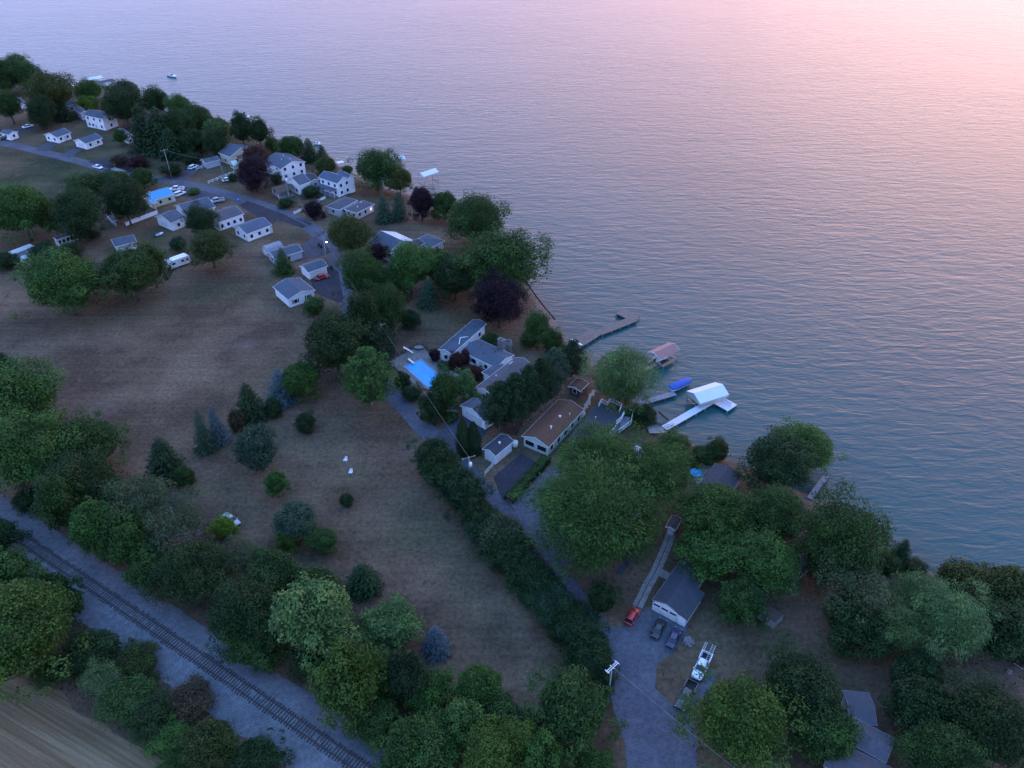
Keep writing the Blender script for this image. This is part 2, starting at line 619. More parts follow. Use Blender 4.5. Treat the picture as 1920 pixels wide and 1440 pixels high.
sheet('driveway', [(110, 292), (140, 277), (160, 277), (128, 298)], GRAVELD, .067)
sheet('driveway', [(0, 248), (40, 240), (62, 237), (60, 243), (10, 254)], GRAVELD, .069)
sheet('parking_pad', [(205, 318), (215, 314), (238, 321), (228, 325)], CONCRETE, .075, 0)


def crop_material():
    m, nt, b = new_mat('harvested_stubble')
    co = objco(nt)
    a = heading(r1(0, 1020), r1(700, 1440))
    mp = nt.nodes.new('ShaderNodeMapping'); mp.inputs['Rotation'].default_value = (0, 0, -a)
    lk(nt, co, mp.inputs['Vector'])
    mp2 = nt.nodes.new('ShaderNodeMapping'); mp2.inputs['Scale'].default_value = (.02, .35, 1); lk(nt, mp.outputs[0], mp2.inputs['Vector'])
    col = mixc(nt, noise(nt, mp2.outputs[0], 1.0, 4, .6), (.135, .088, .045), (.22, .155, .09))
    mp3 = nt.nodes.new('ShaderNodeMapping'); mp3.inputs['Scale'].default_value = (.05, 2.6, 1); lk(nt, mp.outputs[0], mp3.inputs['Vector'])
    col = mixc(nt, .7, col, mixc(nt, noise(nt, mp3.outputs[0], 1.0, 3, .6, .3, .7), (.55, .5, .42), (1.35, 1.35, 1.35)), 'MULTIPLY')
    col = mixc(nt, .4, col, mixc(nt, noise(nt, co, 3, 5, .7, .3, .7), (.5, .5, .5), (1.5, 1.5, 1.5)), 'MULTIPLY')
    lk(nt, col, b.inputs['Base Color']); b.inputs['Roughness'].default_value = .95
    b.inputs['Specular IOR Level'].default_value = .1
    return m


sheet('stubble_field', [(-300, 1190), (0, 1250), (60, 1262), (100, 1290), (140, 1325), (200, 1362), (270, 1400), (330, 1440), (380, 1500), (-250, 1600)], crop_material(), .03, .5)

# railway bed: a raised ballast berm, rails and ties
RA = P(*r1(640, 612)); RB = P(*r1(1640, 1292))
RC1 = P(*r1(760, 618)); 
rdir = (RB - RA).normalized(); rn = Vector((-rdir.y, rdir.x, 0))
rmid = P(*r1(985, 822))
RZ = .9


def rail_pt(s, t, z):
    c = .00012 * s * abs(s)          # the track bends very slightly
    p = rmid + rdir * s + rn * (t + c * 0)
    return Vector((p.x, p.y, z))


m = MB()
S = np.arange(-420, 160, 1.0)
prof = [(-5.9, .02), (-5.0, .22), (-3.2, .45), (-2.2, .6), (-1.4, RZ - .24), (-.55, RZ - .135), (.55, RZ - .135), (1.4, RZ - .24), (2.4, .5), (3.6, .42), (4.6, .28), (5.3, .02)]
vs = []
for s_ in S:
    for t_, z_ in prof:
        j = .25 if abs(t_) > 4 else .06
        vs.append(rail_pt(s_, t_ + random.uniform(-j, j), max(.02, z_ + random.uniform(-.035, .035))))
k = len(prof)
m.add(vs, [(i * k + j, (i + 1) * k + j, (i + 1) * k + j + 1, i * k + j + 1) for i in range(len(S) - 1) for j in range(k - 1)], True)
for f in m.f:
    f.reverse()
kind(m.build('railway_bed', BALLAST), 'structure')
track = thing('railway_track', 'rusty single railway track on dark wooden ties crossing the bottom left corner', 'railway track', rail_pt(0, 0, RZ - .3))
for sgn in (-1, 1):
    m = MB()
    t_ = sgn * .75
    for s0 in np.arange(-300, 120, 10.0):
        a, b = rail_pt(s0, t_, 0), rail_pt(s0 + 10.0, t_, 0)
        c = (a + b) / 2
        ang = math.atan2(rdir.y, rdir.x)
        m.box((c.x, c.y, RZ - .085), (10.02, .2, .03), ang)
        m.box((c.x, c.y, RZ - .03), (10.02, .03, .09), ang)
        m.box((c.x, c.y, RZ + .035), (10.02, .13, .05), ang)
    m.build('rail', RUST, track)
ties = [s_ for s_ in np.arange(-300, 110, .58)]
near, far = [], []
for s_ in ties:
    (near if -22 < s_ < 34 else far).append(s_)
ang = math.atan2(rdir.y, rdir.x)


def tie_mb(m, s_):
    c = rail_pt(s_ + random.uniform(-.06, .06), random.uniform(-.12, .12), RZ - .2 + random.uniform(-.03, .02))
    m.box(c, (random.uniform(.17, .23), random.uniform(2.4, 2.75), .2), ang + random.uniform(-.03, .03))
    return m


for s_ in near:
    tie_mb(MB(), s_).build('tie', TIE, track)
m = MB()
for s_ in far:
    tie_mb(m, s_)
kind(m.build('tie', TIE, track), 'stuff')


# ------------------------------------------------------------------ trees
def leaf_material(name, trans=.25):
    m, nt, b = new_mat(name)
    oi = nt.nodes.new('ShaderNodeObjectInfo')
    co = objco(nt)
    geo = nt.nodes.new('ShaderNodeNewGeometry')
    mad = nt.nodes.new('ShaderNodeVectorMath'); mad.operation = 'ADD'
    lk(nt, co, mad.inputs[0])
    cx = nt.nodes.new('ShaderNodeCombineXYZ'); lk(nt, oi.outputs['Random'], cx.inputs[0])
    lk(nt, cx.outputs[0], mad.inputs[1])
    v1 = noise(nt, mad.outputs[0], 5.5, 3, .6, .35, .65)
    col = mixc(nt, v1, mixc(nt, 1.0, oi.outputs['Color'], (.62, .66, .7), 'MULTIPLY'), mixc(nt, 1.0, oi.outputs['Color'], (1.3, 1.25, 1.1), 'MULTIPLY'))
    # every leaf cluster has its own tint
    col = mixc(nt, geo.outputs['Random Per Island'], mixc(nt, 1.0, col, (.6, .62, .66), 'MULTIPLY'), mixc(nt, 1.0, col, (1.4, 1.35, 1.25), 'MULTIPLY'))
    lk(nt, col, b.inputs['Base Color'])
    b.inputs['Roughness'].default_value = .7
    b.inputs['Specular IOR Level'].default_value = .2
    tr = nt.nodes.new('ShaderNodeBsdfTranslucent'); lk(nt, col, tr.inputs['Color'])
    ms = nt.nodes.new('ShaderNodeMixShader'); ms.inputs[0].default_value = trans
    lk(nt, b.outputs[0], ms.inputs[1]); lk(nt, tr.outputs[0], ms.inputs[2])
    lk(nt, ms.outputs[0], nt.nodes['Material Output'].inputs['Surface'])
    return m


LEAF = leaf_material('tree_leaves')
NEEDLE = leaf_material('conifer_needles', .08)
BARK = M('tree_bark', (.1, .08, .065), .95, .4, 6)
PALEBARK = M('pale_bark', (.3, .28, .26), .9, .3, 6)


def unit(v):
    return v / np.maximum(np.linalg.norm(v, axis=-1, keepdims=True), 1e-9)


def rsph(n):
    return unit(rng.normal(size=(n, 3)))


def leaf_mesh(name, C, Nn, su, sv, mat, U=None):
    """one diamond/quad leaf cluster per row: centre, normal, half sizes, optional long axis"""
    n = len(C)
    if U is None:
        U = rsph(n)
    U = unit(U - Nn * (U * Nn).sum(-1, keepdims=True))
    V = np.cross(Nn, U)
    su = np.broadcast_to(np.asarray(su).reshape(-1, 1), (n, 1)); sv = np.broadcast_to(np.asarray(sv).reshape(-1, 1), (n, 1))
    bend = Nn * (su * rng.uniform(-.35, .15, (n, 1)))
    q = np.stack([C - U * su + bend, C - V * sv, C + U * su + bend, C + V * sv], 1).reshape(-1, 3)
    me = bpy.data.meshes.new(name)
    me.vertices.add(n * 4); me.vertices.foreach_set('co', q.ravel().astype(np.float32))
    me.loops.add(n * 4); me.loops.foreach_set('vertex_index', np.arange(n * 4, dtype=np.int32))
    me.polygons.add(n); me.polygons.foreach_set('loop_start', (np.arange(n) * 4).astype(np.int32))
    me.update(calc_edges=True)
    me.materials.append(mat)
    return me


def to_tree(Q, cz, hz):
    """unit-sphere crown space -> unit tree (radius .5, height 1)"""
    return Q * np.array([.5, .5, hz]) + np.array([0, 0, cz])


def broad(name, lobes, per, size, seed, cz=.55, hz=.45, loose=0.0, droop=0.0, long=1.0, fill=.25, lr=(.24, .42), top=0.0, multi=1):
    global rng
    rng = np.random.default_rng(seed)
    C, Nn, U = [], [], []
    d = rsph(lobes * 3)
    d = d[d[:, 2] > -.75][:lobes]
    # spread lobes apart
    for _ in range(6):
        D = d[:, None] - d[None]
        L = np.linalg.norm(D, axis=-1) + np.eye(len(d))
        d = unit(d + (D / L[..., None] ** 3).sum(1) * .02)
    asym = rsph(3) * .16
    if multi > 1:      # several joined leaders instead of one dome
        ph = rng.uniform(0, 6.28)
        subc = np.array([[math.cos(ph + k * 6.28 / multi) * rng.uniform(.3, .46), math.sin(ph + k * 6.28 / multi) * rng.uniform(.3, .46), rng.uniform(-.38, .3)] for k in range(multi)])
        subc[0] = (rng.uniform(-.12, .12), rng.uniform(-.12, .12), .28)
        subr = rng.uniform(.52, .74, multi)
    for k in range(len(d)):
        r = rng.uniform(*lr)
        rad = rng.uniform(.72, 1.08) - r * .8
        stretch = 1 + (d[k] @ asym[0]) + (d[k] @ asym[1]) ** 2
        c = d[k] * rad * stretch
        if top:
            c[:2] *= 1 - top * max(0, c[2])
        if multi > 1:
            q = k % multi
            r *= .82
            c = subc[q] + d[k] * (subr[q] * rng.uniform(.72, 1.12) - r * .45)
        if k % 6 == 5 and multi > 1:      # odd shoots sticking out of the crown
            r *= .6; c = c * 1.16
        n = int(per * (r / .33) ** 2)
        e = rsph(n)
        e = e[(e @ d[k]) + e[:, 2] * .5 > -.35]
        rr = r * rng.uniform(.62, 1.08, (len(e), 1)) * (1 + loose * rng.normal(size=(len(e), 1)))
        # fringe: small bumps on every lobe
        bump = 1 + .2 * np.sin(e @ rsph(1)[0] * 8 + 3) + .16 * np.sin(e @ rsph(1)[0] * 13 + 1)
        p = c + e * rr * bump[:, None]
        if droop:
            out = unit(p * np.array([1, 1, .2]))
            p[:, 2] -= droop * (rng.uniform(0, 1, len(p)) ** 2) * .35
            U.append(out * .9 + np.array([.35, -.3, -.45]) + rsph(len(p)) * .35)
        else:
            U.append(rsph(len(p)))
        C.append(p)
        Nn.append(unit(e + np.array([0, 0, .55]) + rsph(len(e)) * .75))
    nf = int(len(d) * per * fill)
    e = rsph(nf) * (rng.uniform(0, 1, (nf, 1)) ** .4) * .72
    C.append(e); Nn.append(rsph(nf)); U.append(rsph(nf))
    C = np.concatenate(C); Nn = np.concatenate(Nn); U = np.concatenate(U)
    n = len(C)
    s = size * rng.uniform(.6, 1.3, n)
    return leaf_mesh(name, to_tree(C, cz, hz), Nn, s * long, s * (.75 if long == 1 else .42), LEAF, U)


def spruce(name, seed, levels=26, br=15, lv=11, size=.03, power=.85, droop=.18):
    global rng
    rng = np.random.default_rng(seed)
    C, Nn, U, S = [], [], [], []
    for i in range(levels):
        t = .04 + .94 * (i / (levels - 1)) ** .9
        R = .5 * (1 - t) ** power * rng.uniform(.88, 1.08) + .012
        nb = max(5, int(br * (R / .5) ** .6) + 2)
        for a in np.arange(nb) / nb * 2 * math.pi + rng.uniform(0, 6):
            Rr = R * rng.uniform(.72, 1.12); a += rng.normal() * .1
            nl = max(3, int(lv * Rr / .5 + 2))
            f = rng.uniform(.2, 1, nl)
            dirv = np.array([math.cos(a), math.sin(a), 0]); side = np.array([-math.sin(a), math.cos(a), 0])
            w = .09 * (1.15 - f) * rng.uniform(-1, 1, nl) * (Rr / .5 + .4)
            z = t - droop * f * Rr + .07 * Rr * (f ** 4) + rng.normal(size=nl) * .006
            p = dirv * (f * Rr)[:, None] + side * w[:, None]; p[:, 2] = z
            C.append(p); Nn.append(unit(np.array([0, 0, 1]) + dirv * .35 + rsph(nl) * .45))
            U.append(dirv + side * (np.sign(w)[:, None] * .6) + np.array([0, 0, -.25])); S.append(np.full(nl, size * (.55 + .45 * Rr / .5)))
    C = np.concatenate(C); Nn = np.concatenate(Nn); U = np.concatenate(U); S = np.concatenate(S)
    return leaf_mesh(name, C, Nn, S * 1.5, S * .6, NEEDLE, U)


def pine(name, seed, levels=9, size=.02):
    global rng
    rng = np.random.default_rng(seed)
    C, Nn, U = [], [], []
    for i in range(levels):
        t = .26 + .72 * i / (levels - 1)
        R = .5 * (1 - ((t - .42) / .62) ** 2 if t > .42 else .75 + .25 * (t - .26) / .16) ** 1.0
        R = max(R, .06)
        nb = 8 if R > .2 else 4
        for a in np.arange(nb) / nb * 6.283 + rng.uniform(0, 6):
            Rr = R * rng.uniform(.6, 1.1)
            for f in (.5, .78, 1.0):
                c = np.array([math.cos(a) * Rr * f, math.sin(a) * Rr * f, t + .05 * f + rng.normal() * .014])
                n = 60
                e = rsph(n) * np.array([1, 1, .55]) * (.085 * (.6 + R))
                C.append(c + e); Nn.append(unit(np.array([0, 0, 1.0]) + rsph(n) * .7)); U.append(e + np.array([0, 0, .03]))
    C = np.concatenate(C); Nn = np.concatenate(Nn); U = np.concatenate(U)
    s = size * rng.uniform(.6, 1.3, len(C))
    return leaf_mesh(name, C, Nn, s * 1.3, s * .4, NEEDLE, U)


def column(name, seed, n=3600, size=.045):
    global rng
    rng = np.random.default_rng(seed)
    t = rng.uniform(0.02, 1, n); a = rng.uniform(0, 6.283, n)
    R = .5 * np.sin(np.pi * np.clip(t * .62 + .34, 0, 1)) ** .8
    R *= 1 + .14 * np.sin(a * 4 + t * 9 + seed) + .08 * np.sin(a * 9 - t * 17)
    R = np.clip(R, .02, None) * rng.uniform(.6, 1.05, n)
    C = np.stack([np.cos(a) * R, np.sin(a) * R, t], -1)
    Nn = unit(np.stack([np.cos(a), np.sin(a), np.full(n, .5)], -1) + rsph(n) * .5)
    s = size * rng.uniform(.6, 1.3, n)
    return leaf_mesh(name, C, Nn, s, s * .5, NEEDLE, np.array([[0, 0, 1.0]]) + rsph(n) * .35)


def limbs(name, seed, nl=7, top=.8, r=.022, mat=BARK, twigs=2, spread=.36):
    rr = random.Random(seed)
    m = MB()
    m.tube([(0, 0, -.02), (rr.uniform(-.01, .01), rr.uniform(-.01, .01), .12), (rr.uniform(-.03, .03), rr.uniform(-.03, .03), .4), (rr.uniform(-.04, .04), rr.uniform(-.04, .04), top)],
           [r * 1.35, r, r * .75, r * .15], 7)
    for i in range(nl):
        z = rr.uniform(.16, .5); a = i * 2.4 + rr.uniform(-.4, .4); L = rr.uniform(.6, 1.0) * spread
        e = (math.cos(a) * L, math.sin(a) * L, z + rr.uniform(.12, .36))
        mid = (e[0] * .5, e[1] * .5, z + (e[2] - z) * .35)
        m.tube([(0, 0, z), mid, e], [r * .55, r * .38, r * .1], 5)
        for j in range(twigs):
            b = a + rr.uniform(-.9, .9); l2 = L * .5
            m.tube([mid, (mid[0] + math.cos(b) * l2, mid[1] + math.sin(b) * l2, mid[2] + rr.uniform(.05, .22))], [r * .28, r * .06], 4)
    o = m.build('trunk', mat)
    me = o.data
    bpy.data.objects.remove(o)
    return me


def stems(name, seed):
    return limbs(name, seed, 5, .6, .02, BARK, 1, .3)


PROTO = {
    'huge': [broad('leaf_crown', 96, 560, .0098, 10 + i, multi=6, lr=(.15, .34), fill=.3) for i in range(3)],
    'big': [broad('leaf_crown', 67, 520, .0145, 20 + i, multi=5, lr=(.17, .38), loose=.05) for i in range(4)],
    'mid': [broad('leaf_crown', 44, 420, .021, 30 + i, multi=4, lr=(.2, .42), loose=.06) for i in range(4)],
    'dense': [broad('leaf_crown', 56, 380, .016, 40 + i, lr=(.2, .34), fill=.4) for i in range(3)],
    'dense_fine': [broad('leaf_crown', 60, 800, .0098, 45 + i, lr=(.15, .33), fill=.3) for i in range(2)],
    'scrub_fine': [broad('leaf_crown', 64, 420, .0155, 75 + i, multi=6, cz=.47, hz=.52, lr=(.16, .42), loose=.16, fill=.25) for i in range(3)],
    'tall': [broad('leaf_crown', 64, 420, .0165, 50 + i, multi=4, lr=(.18, .36), top=.35) for i in range(3)],
    'shrub': [broad('leaf_crown', 18, 300, .036, 60 + i, cz=.48, hz=.52, lr=(.26, .5), loose=.08) for i in range(4)],
    'scrub': [broad('leaf_crown', 26, 230, .028, 70 + i, cz=.47, hz=.52, lr=(.2, .5), loose=.2, fill=.2) for i in range(3)],
    'feather': [broad('leaf_crown', 48, 800, .0085, 80 + i, multi=5, lr=(.2, .4), loose=.07, droop=.1, long=1.8, fill=.35) for i in range(3)],
    'airy': [broad('leaf_crown', 54, 330, .0125, 90 + i, multi=5, lr=(.18, .36), loose=.16, long=1.5, fill=.12, cz=.62, hz=.36) for i in range(3)],
    'spruce': [spruce('needle_crown', 100 + i, 30, 17, 17, .024, .72, .16) for i in range(3)],
    'fir': [spruce('needle_crown', 110 + i, 26, 17, 16, .028, .6, .1) for i in range(2)],
    'pine': [pine('needle_crown', 120 + i) for i in range(3)],
    'cedar': [column('needle_crown', 130 + i, 6500, .032) for i in range(2)],
    'yew': [broad('needle_crown', 73, 360, .0165, 140 + i, multi=4, cz=.5, hz=.5, lr=(.15, .34), loose=.1, top=.4, long=1.6, fill=.35) for i in range(3)],
    'bare': [broad('leaf_crown', 14, 60, .013, 150, loose=.3, fill=.02)],
}
TR = [limbs('trunk', 200 + i) for i in range(4)]
TRS = [stems('trunk', 220 + i) for i in range(3)]
m_ = MB(); m_.tube([(0, 0, -.02), (0, 0, .5), (0.004, 0, .96)], [.02, .013, .003], 7)
_o = m_.build('trunk', BARK); TRC = _o.data; bpy.data.objects.remove(_o)
TRP = limbs('trunk', 231, 8, .95, .016, PALEBARK, 1, .3)
TRB = limbs('trunk', 232, 13, .9, .018, PALEBARK, 4, .46)
TRA = [limbs('trunk', 240 + i, 12, .85, .02, PALEBARK if i else BARK, 3, .4) for i in range(2)]
SHAPE = {  # crown centre and half height as a share of the height
    'shrub': (.48, .52), 'scrub': (.47, .52), 'airy': (.62, .36), 'yew': (.5, .5), 'bare': (.55, .45)}
KINDNAME = {'spruce': 'spruce_tree', 'fir': 'fir_tree', 'pine': 'pine_tree', 'cedar': 'cedar_tree', 'yew': 'evergreen_tree', 'shrub': 'shrub', 'scrub': 'shrub',
            'feather': 'feathery_tree', 'airy': 'thin_leaved_tree', 'bare': 'bare_tree'}
G = {'dk': (.024, .046, .02), 'md': (.036, .07, .023), 'gr': (.044, .09, .026), 'lt': (.06, .115, .036), 'lime': (.11, .175, .028), 'yel': (.054, .088, .021), 'olive': (.05, .062, .022),
     'blue': (.075, .11, .125), 'bgreen': (.04, .07, .06), 'plum': (.024, .012, .02), 'red': (.06, .022, .02), 'grey': (.06, .078, .052), 'brown': (.075, .055, .032),
     'pale': (.085, .14, .065), 'con': (.022, .045, .024), 'maroon': (.06, .018, .022), 'silver': (.085, .145, .08)}
counter = {}


def tree(kind_, x0, y0, x1, y1, col, label, group, name=None, hr=None):
    u, v = (x0 + x1) / 2, (y0 + y1) / 2
    hw, hh = abs(x1 - x0) / 2, abs(y1 - y0) / 2
    hw *= {'spruce': 1.25, 'fir': 1.25, 'yew': 1.2, 'dense': 1.06, 'feather': 1.18, 'broad': 1.2, 'huge': 1.18}.get(kind_, 1.15)
    hh *= 1.0 if kind_ in ('spruce', 'fir', 'cedar', 'pine') else 1.05
    cd_, sd_ = math.cos(DEP), math.sin(DEP)
    conic = kind_ in ('spruce', 'fir', 'cedar', 'pine')
    cz, hz = SHAPE.get(kind_, (.55, .45))
    if conic:
        base = P(u, y1)
        for _ in range(4):
            z = (base - CAMP).dot(FWD); s = FPX / z
            r = hw / s
            yz = (720 - y1) / FPX
            gv = cd_ + yz * sd_; gy = sd_ - yz * cd_
            rb = r * (.9 if kind_ in ('spruce', 'fir') else .6)
            H = max((2 * hh / s - rb * gy) / gv, r * 1.5)
            base = P(u, y1 - rb * gy * s)
    else:
        hc = 5.0
        for _ in range(6):
            C = P(u, v, hc)
            z = (C - CAMP).dot(FWD); s = FPX / z
            yz = (720 - v) / FPX
            gv = cd_ + yz * sd_; gy = sd_ - yz * cd_
            r = hw / s
            q = (hh / s) ** 2 - (r * gy) ** 2
            rz = math.sqrt(max(q, 0)) / gv
            lo, hi = (.55, 1.6) if kind_ in ('shrub', 'scrub') else (.72, 1.9)
            rz = min(max(rz, lo * r), hi * r)
            H = rz / hz
            hc = cz * H
        base = Vector((C.x, C.y, 0))
    if hr:
        H *= hr
    for _ in range(12):      # keep every trunk on dry ground
        dd = shore_dist(np.array([base.x, base.x + .5, base.x]), np.array([base.y, base.y, base.y + .5]))
        if dd[0] > 3:
            break
        gr_ = Vector((dd[1] - dd[0], dd[2] - dd[0], 0))
        base = base + gr_.normalized() * 1.0
    base.z = max(float(ground_z(base.x, base.y)), -2.2) - .05
    i = counter[kind_] = counter.get(kind_, -1) + 1
    pk = kind_
    if kind_ == 'broad':
        pk = 'huge' if r > 7.5 else 'big' if r > 4.6 else 'mid' if r > 2.6 else 'shrub'
    if pk == 'dense' and r > 5:
        pk = 'dense_fine'
    if pk in ('scrub', 'shrub') and r > 2.6:
        pk = 'scrub_fine'
    pl = PROTO[pk]
    nm = name or KINDNAME.get(kind_, 'leafy_tree')
    root = thing(nm, label, 'shrub' if 'shrub' in nm or 'bush' in nm else 'tree', base, group)
    root.rotation_euler = (random.uniform(-.03, .03), random.uniform(-.03, .03), random.uniform(0, 6.28))
    root.scale = (2 * r, 2 * r, H)
    cr = bpy.data.objects.new('crown', pl[i % len(pl)]); COL.objects.link(cr); cr.parent = root
    c = G[col] if isinstance(col, str) else col
    if max(c) == c[1]:
        c = (c[0] * 1.02, c[1] * 1.15, c[2] * .78)
    j = random.uniform(.88, 1.12)
    cr.color = (c[0] * j * random.uniform(.93, 1.07), c[1] * j, c[2] * j * random.uniform(.93, 1.07), 1)
    if kind_ in ('spruce', 'fir', 'cedar'):
        tm = TRC
    elif kind_ == 'pine':
        tm = TRP
    elif kind_ == 'bare':
        tm = TRB
    elif kind_ == 'airy':
        tm = TRA[i % 2]
    elif kind_ in ('shrub', 'scrub'):
        tm = TRS[i % 3]
    else:
        tm = TR[i % 4]
    t = bpy.data.objects.new('trunk', tm); COL.objects.link(t); t.parent = root
    return root


GR = 'trees lining the railway and the dry field'
for a in [
    ('fir', -10, 660, 36, 712, 'con', 'dark pointed conifer tip at the left edge above the maples by the dry field'),
    ('broad', -70, 690, 112, 815, 'gr', 'wide green maple at the left edge bordering the dry field'),
    ('broad', -45, 765, 135, 905, 'gr', 'bright bushy maple second from the left edge of the treeline above the tracks'),
    ('broad', 95, 775, 228, 885, 'md', 'rounded green tree whose right side juts into the brown field'),
    ('broad', 62, 840, 205, 985, 'dk', 'dark leafy tree between the bright maples and the gravel near the left edge'),
    ('broad', 120, 850, 220, 950, 'md', 'deep green tree filling the treeline below the tree that juts into the field'),
    ('airy', 192, 880, 325, 985, 'grey', 'hazy grey green tree with a rounded umbrella top left of the dark fir'),
    ('airy', 268, 930, 392, 1025, 'grey', 'hazy grey tree with a flat umbrella top beside the lime bush'),
    ('fir', 283, 823, 350, 920, 'con', 'dark pointed fir standing clear of the treeline at the field edge'),
    ('shrub', 328, 868, 368, 918, 'md', 'small green shrub at the right foot of the dark field edge fir'),
    ('tall', 72, 885, 150, 1000, 'md', 'narrow green tree leaning out to the gravel nearest the left edge'),
    ('broad', 130, 920, 225, 1045, 'gr', 'fresh green tree at the gravel edge left of the grey umbrella trees'),
    ('broad', 185, 940, 290, 1060, 'md', 'blue green tree in front of the umbrella topped grey trees'),
    ('tall', 216, 975, 285, 1072, 'gr', 'yellowish green slim tree at the gravel edge below the grey umbrella trees'),
    ('shrub', 393, 963, 443, 1014, 'lime', 'bright lime green shrub beside the parked grey car'),
    ('broad', 285, 1000, 425, 1135, 'dk', 'broad dark tree below the lime shrub'),
    ('airy', 405, 1000, 492, 1085, 'grey', 'pale grey thin leaved tree right below the lime shrub'),
    ('broad', 455, 1030, 565, 1115, 'md', 'soft rounded green tree right of the thin grey one'),
    ('broad', 380, 1080, 532, 1215, 'dk', 'wide dark green tree crowding the middle of the gravel bed edge'),
    ('tall', 520, 1062, 680, 1250, 'pale', 'tall pale topped tree rising highest in the treeline by the tracks'),
    ('broad', 590, 1185, 722, 1360, 'yel', 'yellow green tree in front of the tall pale topped tree'),
    ('broad', 680, 1128, 792, 1215, 'pale', 'pale grey green rounded tree left of the blue spruce in the lower treeline'),
    ('spruce', 790, 1175, 846, 1250, 'blue', 'blue spruce at the lower edge of the meadow in the railway treeline'),
    ('yew', 715, 1205, 805, 1330, 'con', 'very dark tree in the gap left below the lower blue spruce'),
    ('broad', 748, 1238, 850, 1350, 'gr', 'fresh green tree directly below the lower blue spruce'),
    ('broad', 850, 1240, 948, 1335, 'gr', 'rounded tree right of the blue spruce on the lower meadow edge'),
    ('broad', 820, 1300, 905, 1405, 'lt', 'light green tree in the middle of the bottom treeline'),
    ('broad', 715, 1335, 850, 1460, 'md', 'green tree beside the gravel at the bottom edge of the photo'),
    ('dense', 858, 1345, 1015, 1490, 'yel', 'fine leaved yellowish tree cut by the bottom edge left of the dark yew'),
    ('broad', 985, 1370, 1065, 1480, 'gr', 'small green tree at the bottom edge right of the fine leaved one'),
    ('yew', 998, 1240, 1145, 1415, 'md', 'big dark tapered evergreen with a pointed top left of the entrance road'),
    ('shrub', 1075, 1395, 1150, 1475, 'gr', 'low green shrub at the bottom edge left of the road'),
    ('broad', 655, 1225, 745, 1330, 'md', 'green tree wedged right behind the yellow green tree by the gravel'),
    ('broad', 905, 1310, 985, 1380, 'md', 'mid green tree with its crown touching the tapered evergreen'),
    ('broad', 470, 1110, 560, 1220, 'dk', 'shaded tree tucked left under the tall pale topped tree'),
    ('broad', 538, 1050, 640, 1150, 'md', 'green tree peeking out left behind the tall pale topped tree'),
    ('broad', 540, 1170, 640, 1275, 'dk', 'dark tree in the shade below the tall pale topped tree at the gravel'),
    ('broad', 238, 1015, 335, 1110, 'md', 'leafy tree leaning to the gravel right of the yellowish slim one'),
    ('broad', 425, 1160, 525, 1255, 'md', 'low tree at the gravel edge below the wide dark green one'),
    ('broad', 655, 1300, 755, 1400, 'md', 'leafy tree reaching the gravel right of the yellow green one'),
    ('broad', 765, 1370, 865, 1465, 'gr', 'bushy tree at the bottom edge left of the fine leaved yellowish one'),
    ('broad', 930, 1330, 1020, 1420, 'dk', 'dark tree between the fine leaved yellowish one and the tapered evergreen'),
    ('broad', 340, 1010, 420, 1100, 'gr', 'fresh green tree left of the broad dark one below the lime shrub'),
    ('broad', 150, 880, 240, 975, 'dk', 'dark tree behind the fresh green one left of the umbrella trees'),
    ('scrub', 20, 905, 90, 965, 'dk', 'dark scrubby shrub under the maples at the gravel edge far left'),
]:
    tree(*a, GR)
GS = 'trees and brush between the tracks and the stubble field'
for a in [
    ('broad', -60, 975, 30, 1040, 'dk', 'small dark tree cut by the left edge beside the rails'),
    ('broad', -70, 1028, 58, 1135, 'gr', 'green tree at the left edge just below the rails'),
    ('broad', -90, 1075, 145, 1275, 'yel', 'largest leafy tree south of the tracks at the left edge'),
    ('broad', 55, 1060, 135, 1160, 'md', 'mid green tree touching the gravel below the rails near the left'),
    ('scrub', 110, 1165, 235, 1285, 'dk', 'dark tangled brush right of the largest tree south of the tracks'),
    ('airy', 152, 1235, 230, 1312, 'silver', 'pale silvery shrub shining out of the brush beside the stubble field', None, 'shrub'),
    ('scrub', 195, 1265, 302, 1350, 'md', 'green brush right of the pale silvery shrub'),
    ('scrub', 235, 1295, 325, 1395, 'dk', 'dark green brush left of the lime tinted shrub near the bottom'),
    ('scrub', 280, 1345, 362, 1425, 'lt', 'lime tinted shrub near the bottom left by the stubble field'),
    ('scrub', 310, 1275, 395, 1350, 'brown', 'dry brown shrub south of the rails', None, 'shrub'),
    ('scrub', 350, 1330, 445, 1450, 'olive', 'olive brush at the bottom edge between rails and stubble field'),
    ('scrub', 425, 1385, 530, 1460, 'dk', 'dark low brush at the bottom edge closest to the rails'),
    ('scrub', 215, 1215, 300, 1275, 'olive', 'brownish low brush beside the gravel right of the largest tree'),
    ('scrub', 60, 1225, 130, 1285, 'md', 'green low brush at the corner of the stubble field'),
    ('scrub', 300, 1400, 360, 1460, 'md', 'small green brush at the bottom edge beside the stubble'),
]:
    tree(*a[:7], GS, *(a[8:9]))
GM = 'trees standing in the dry meadow'
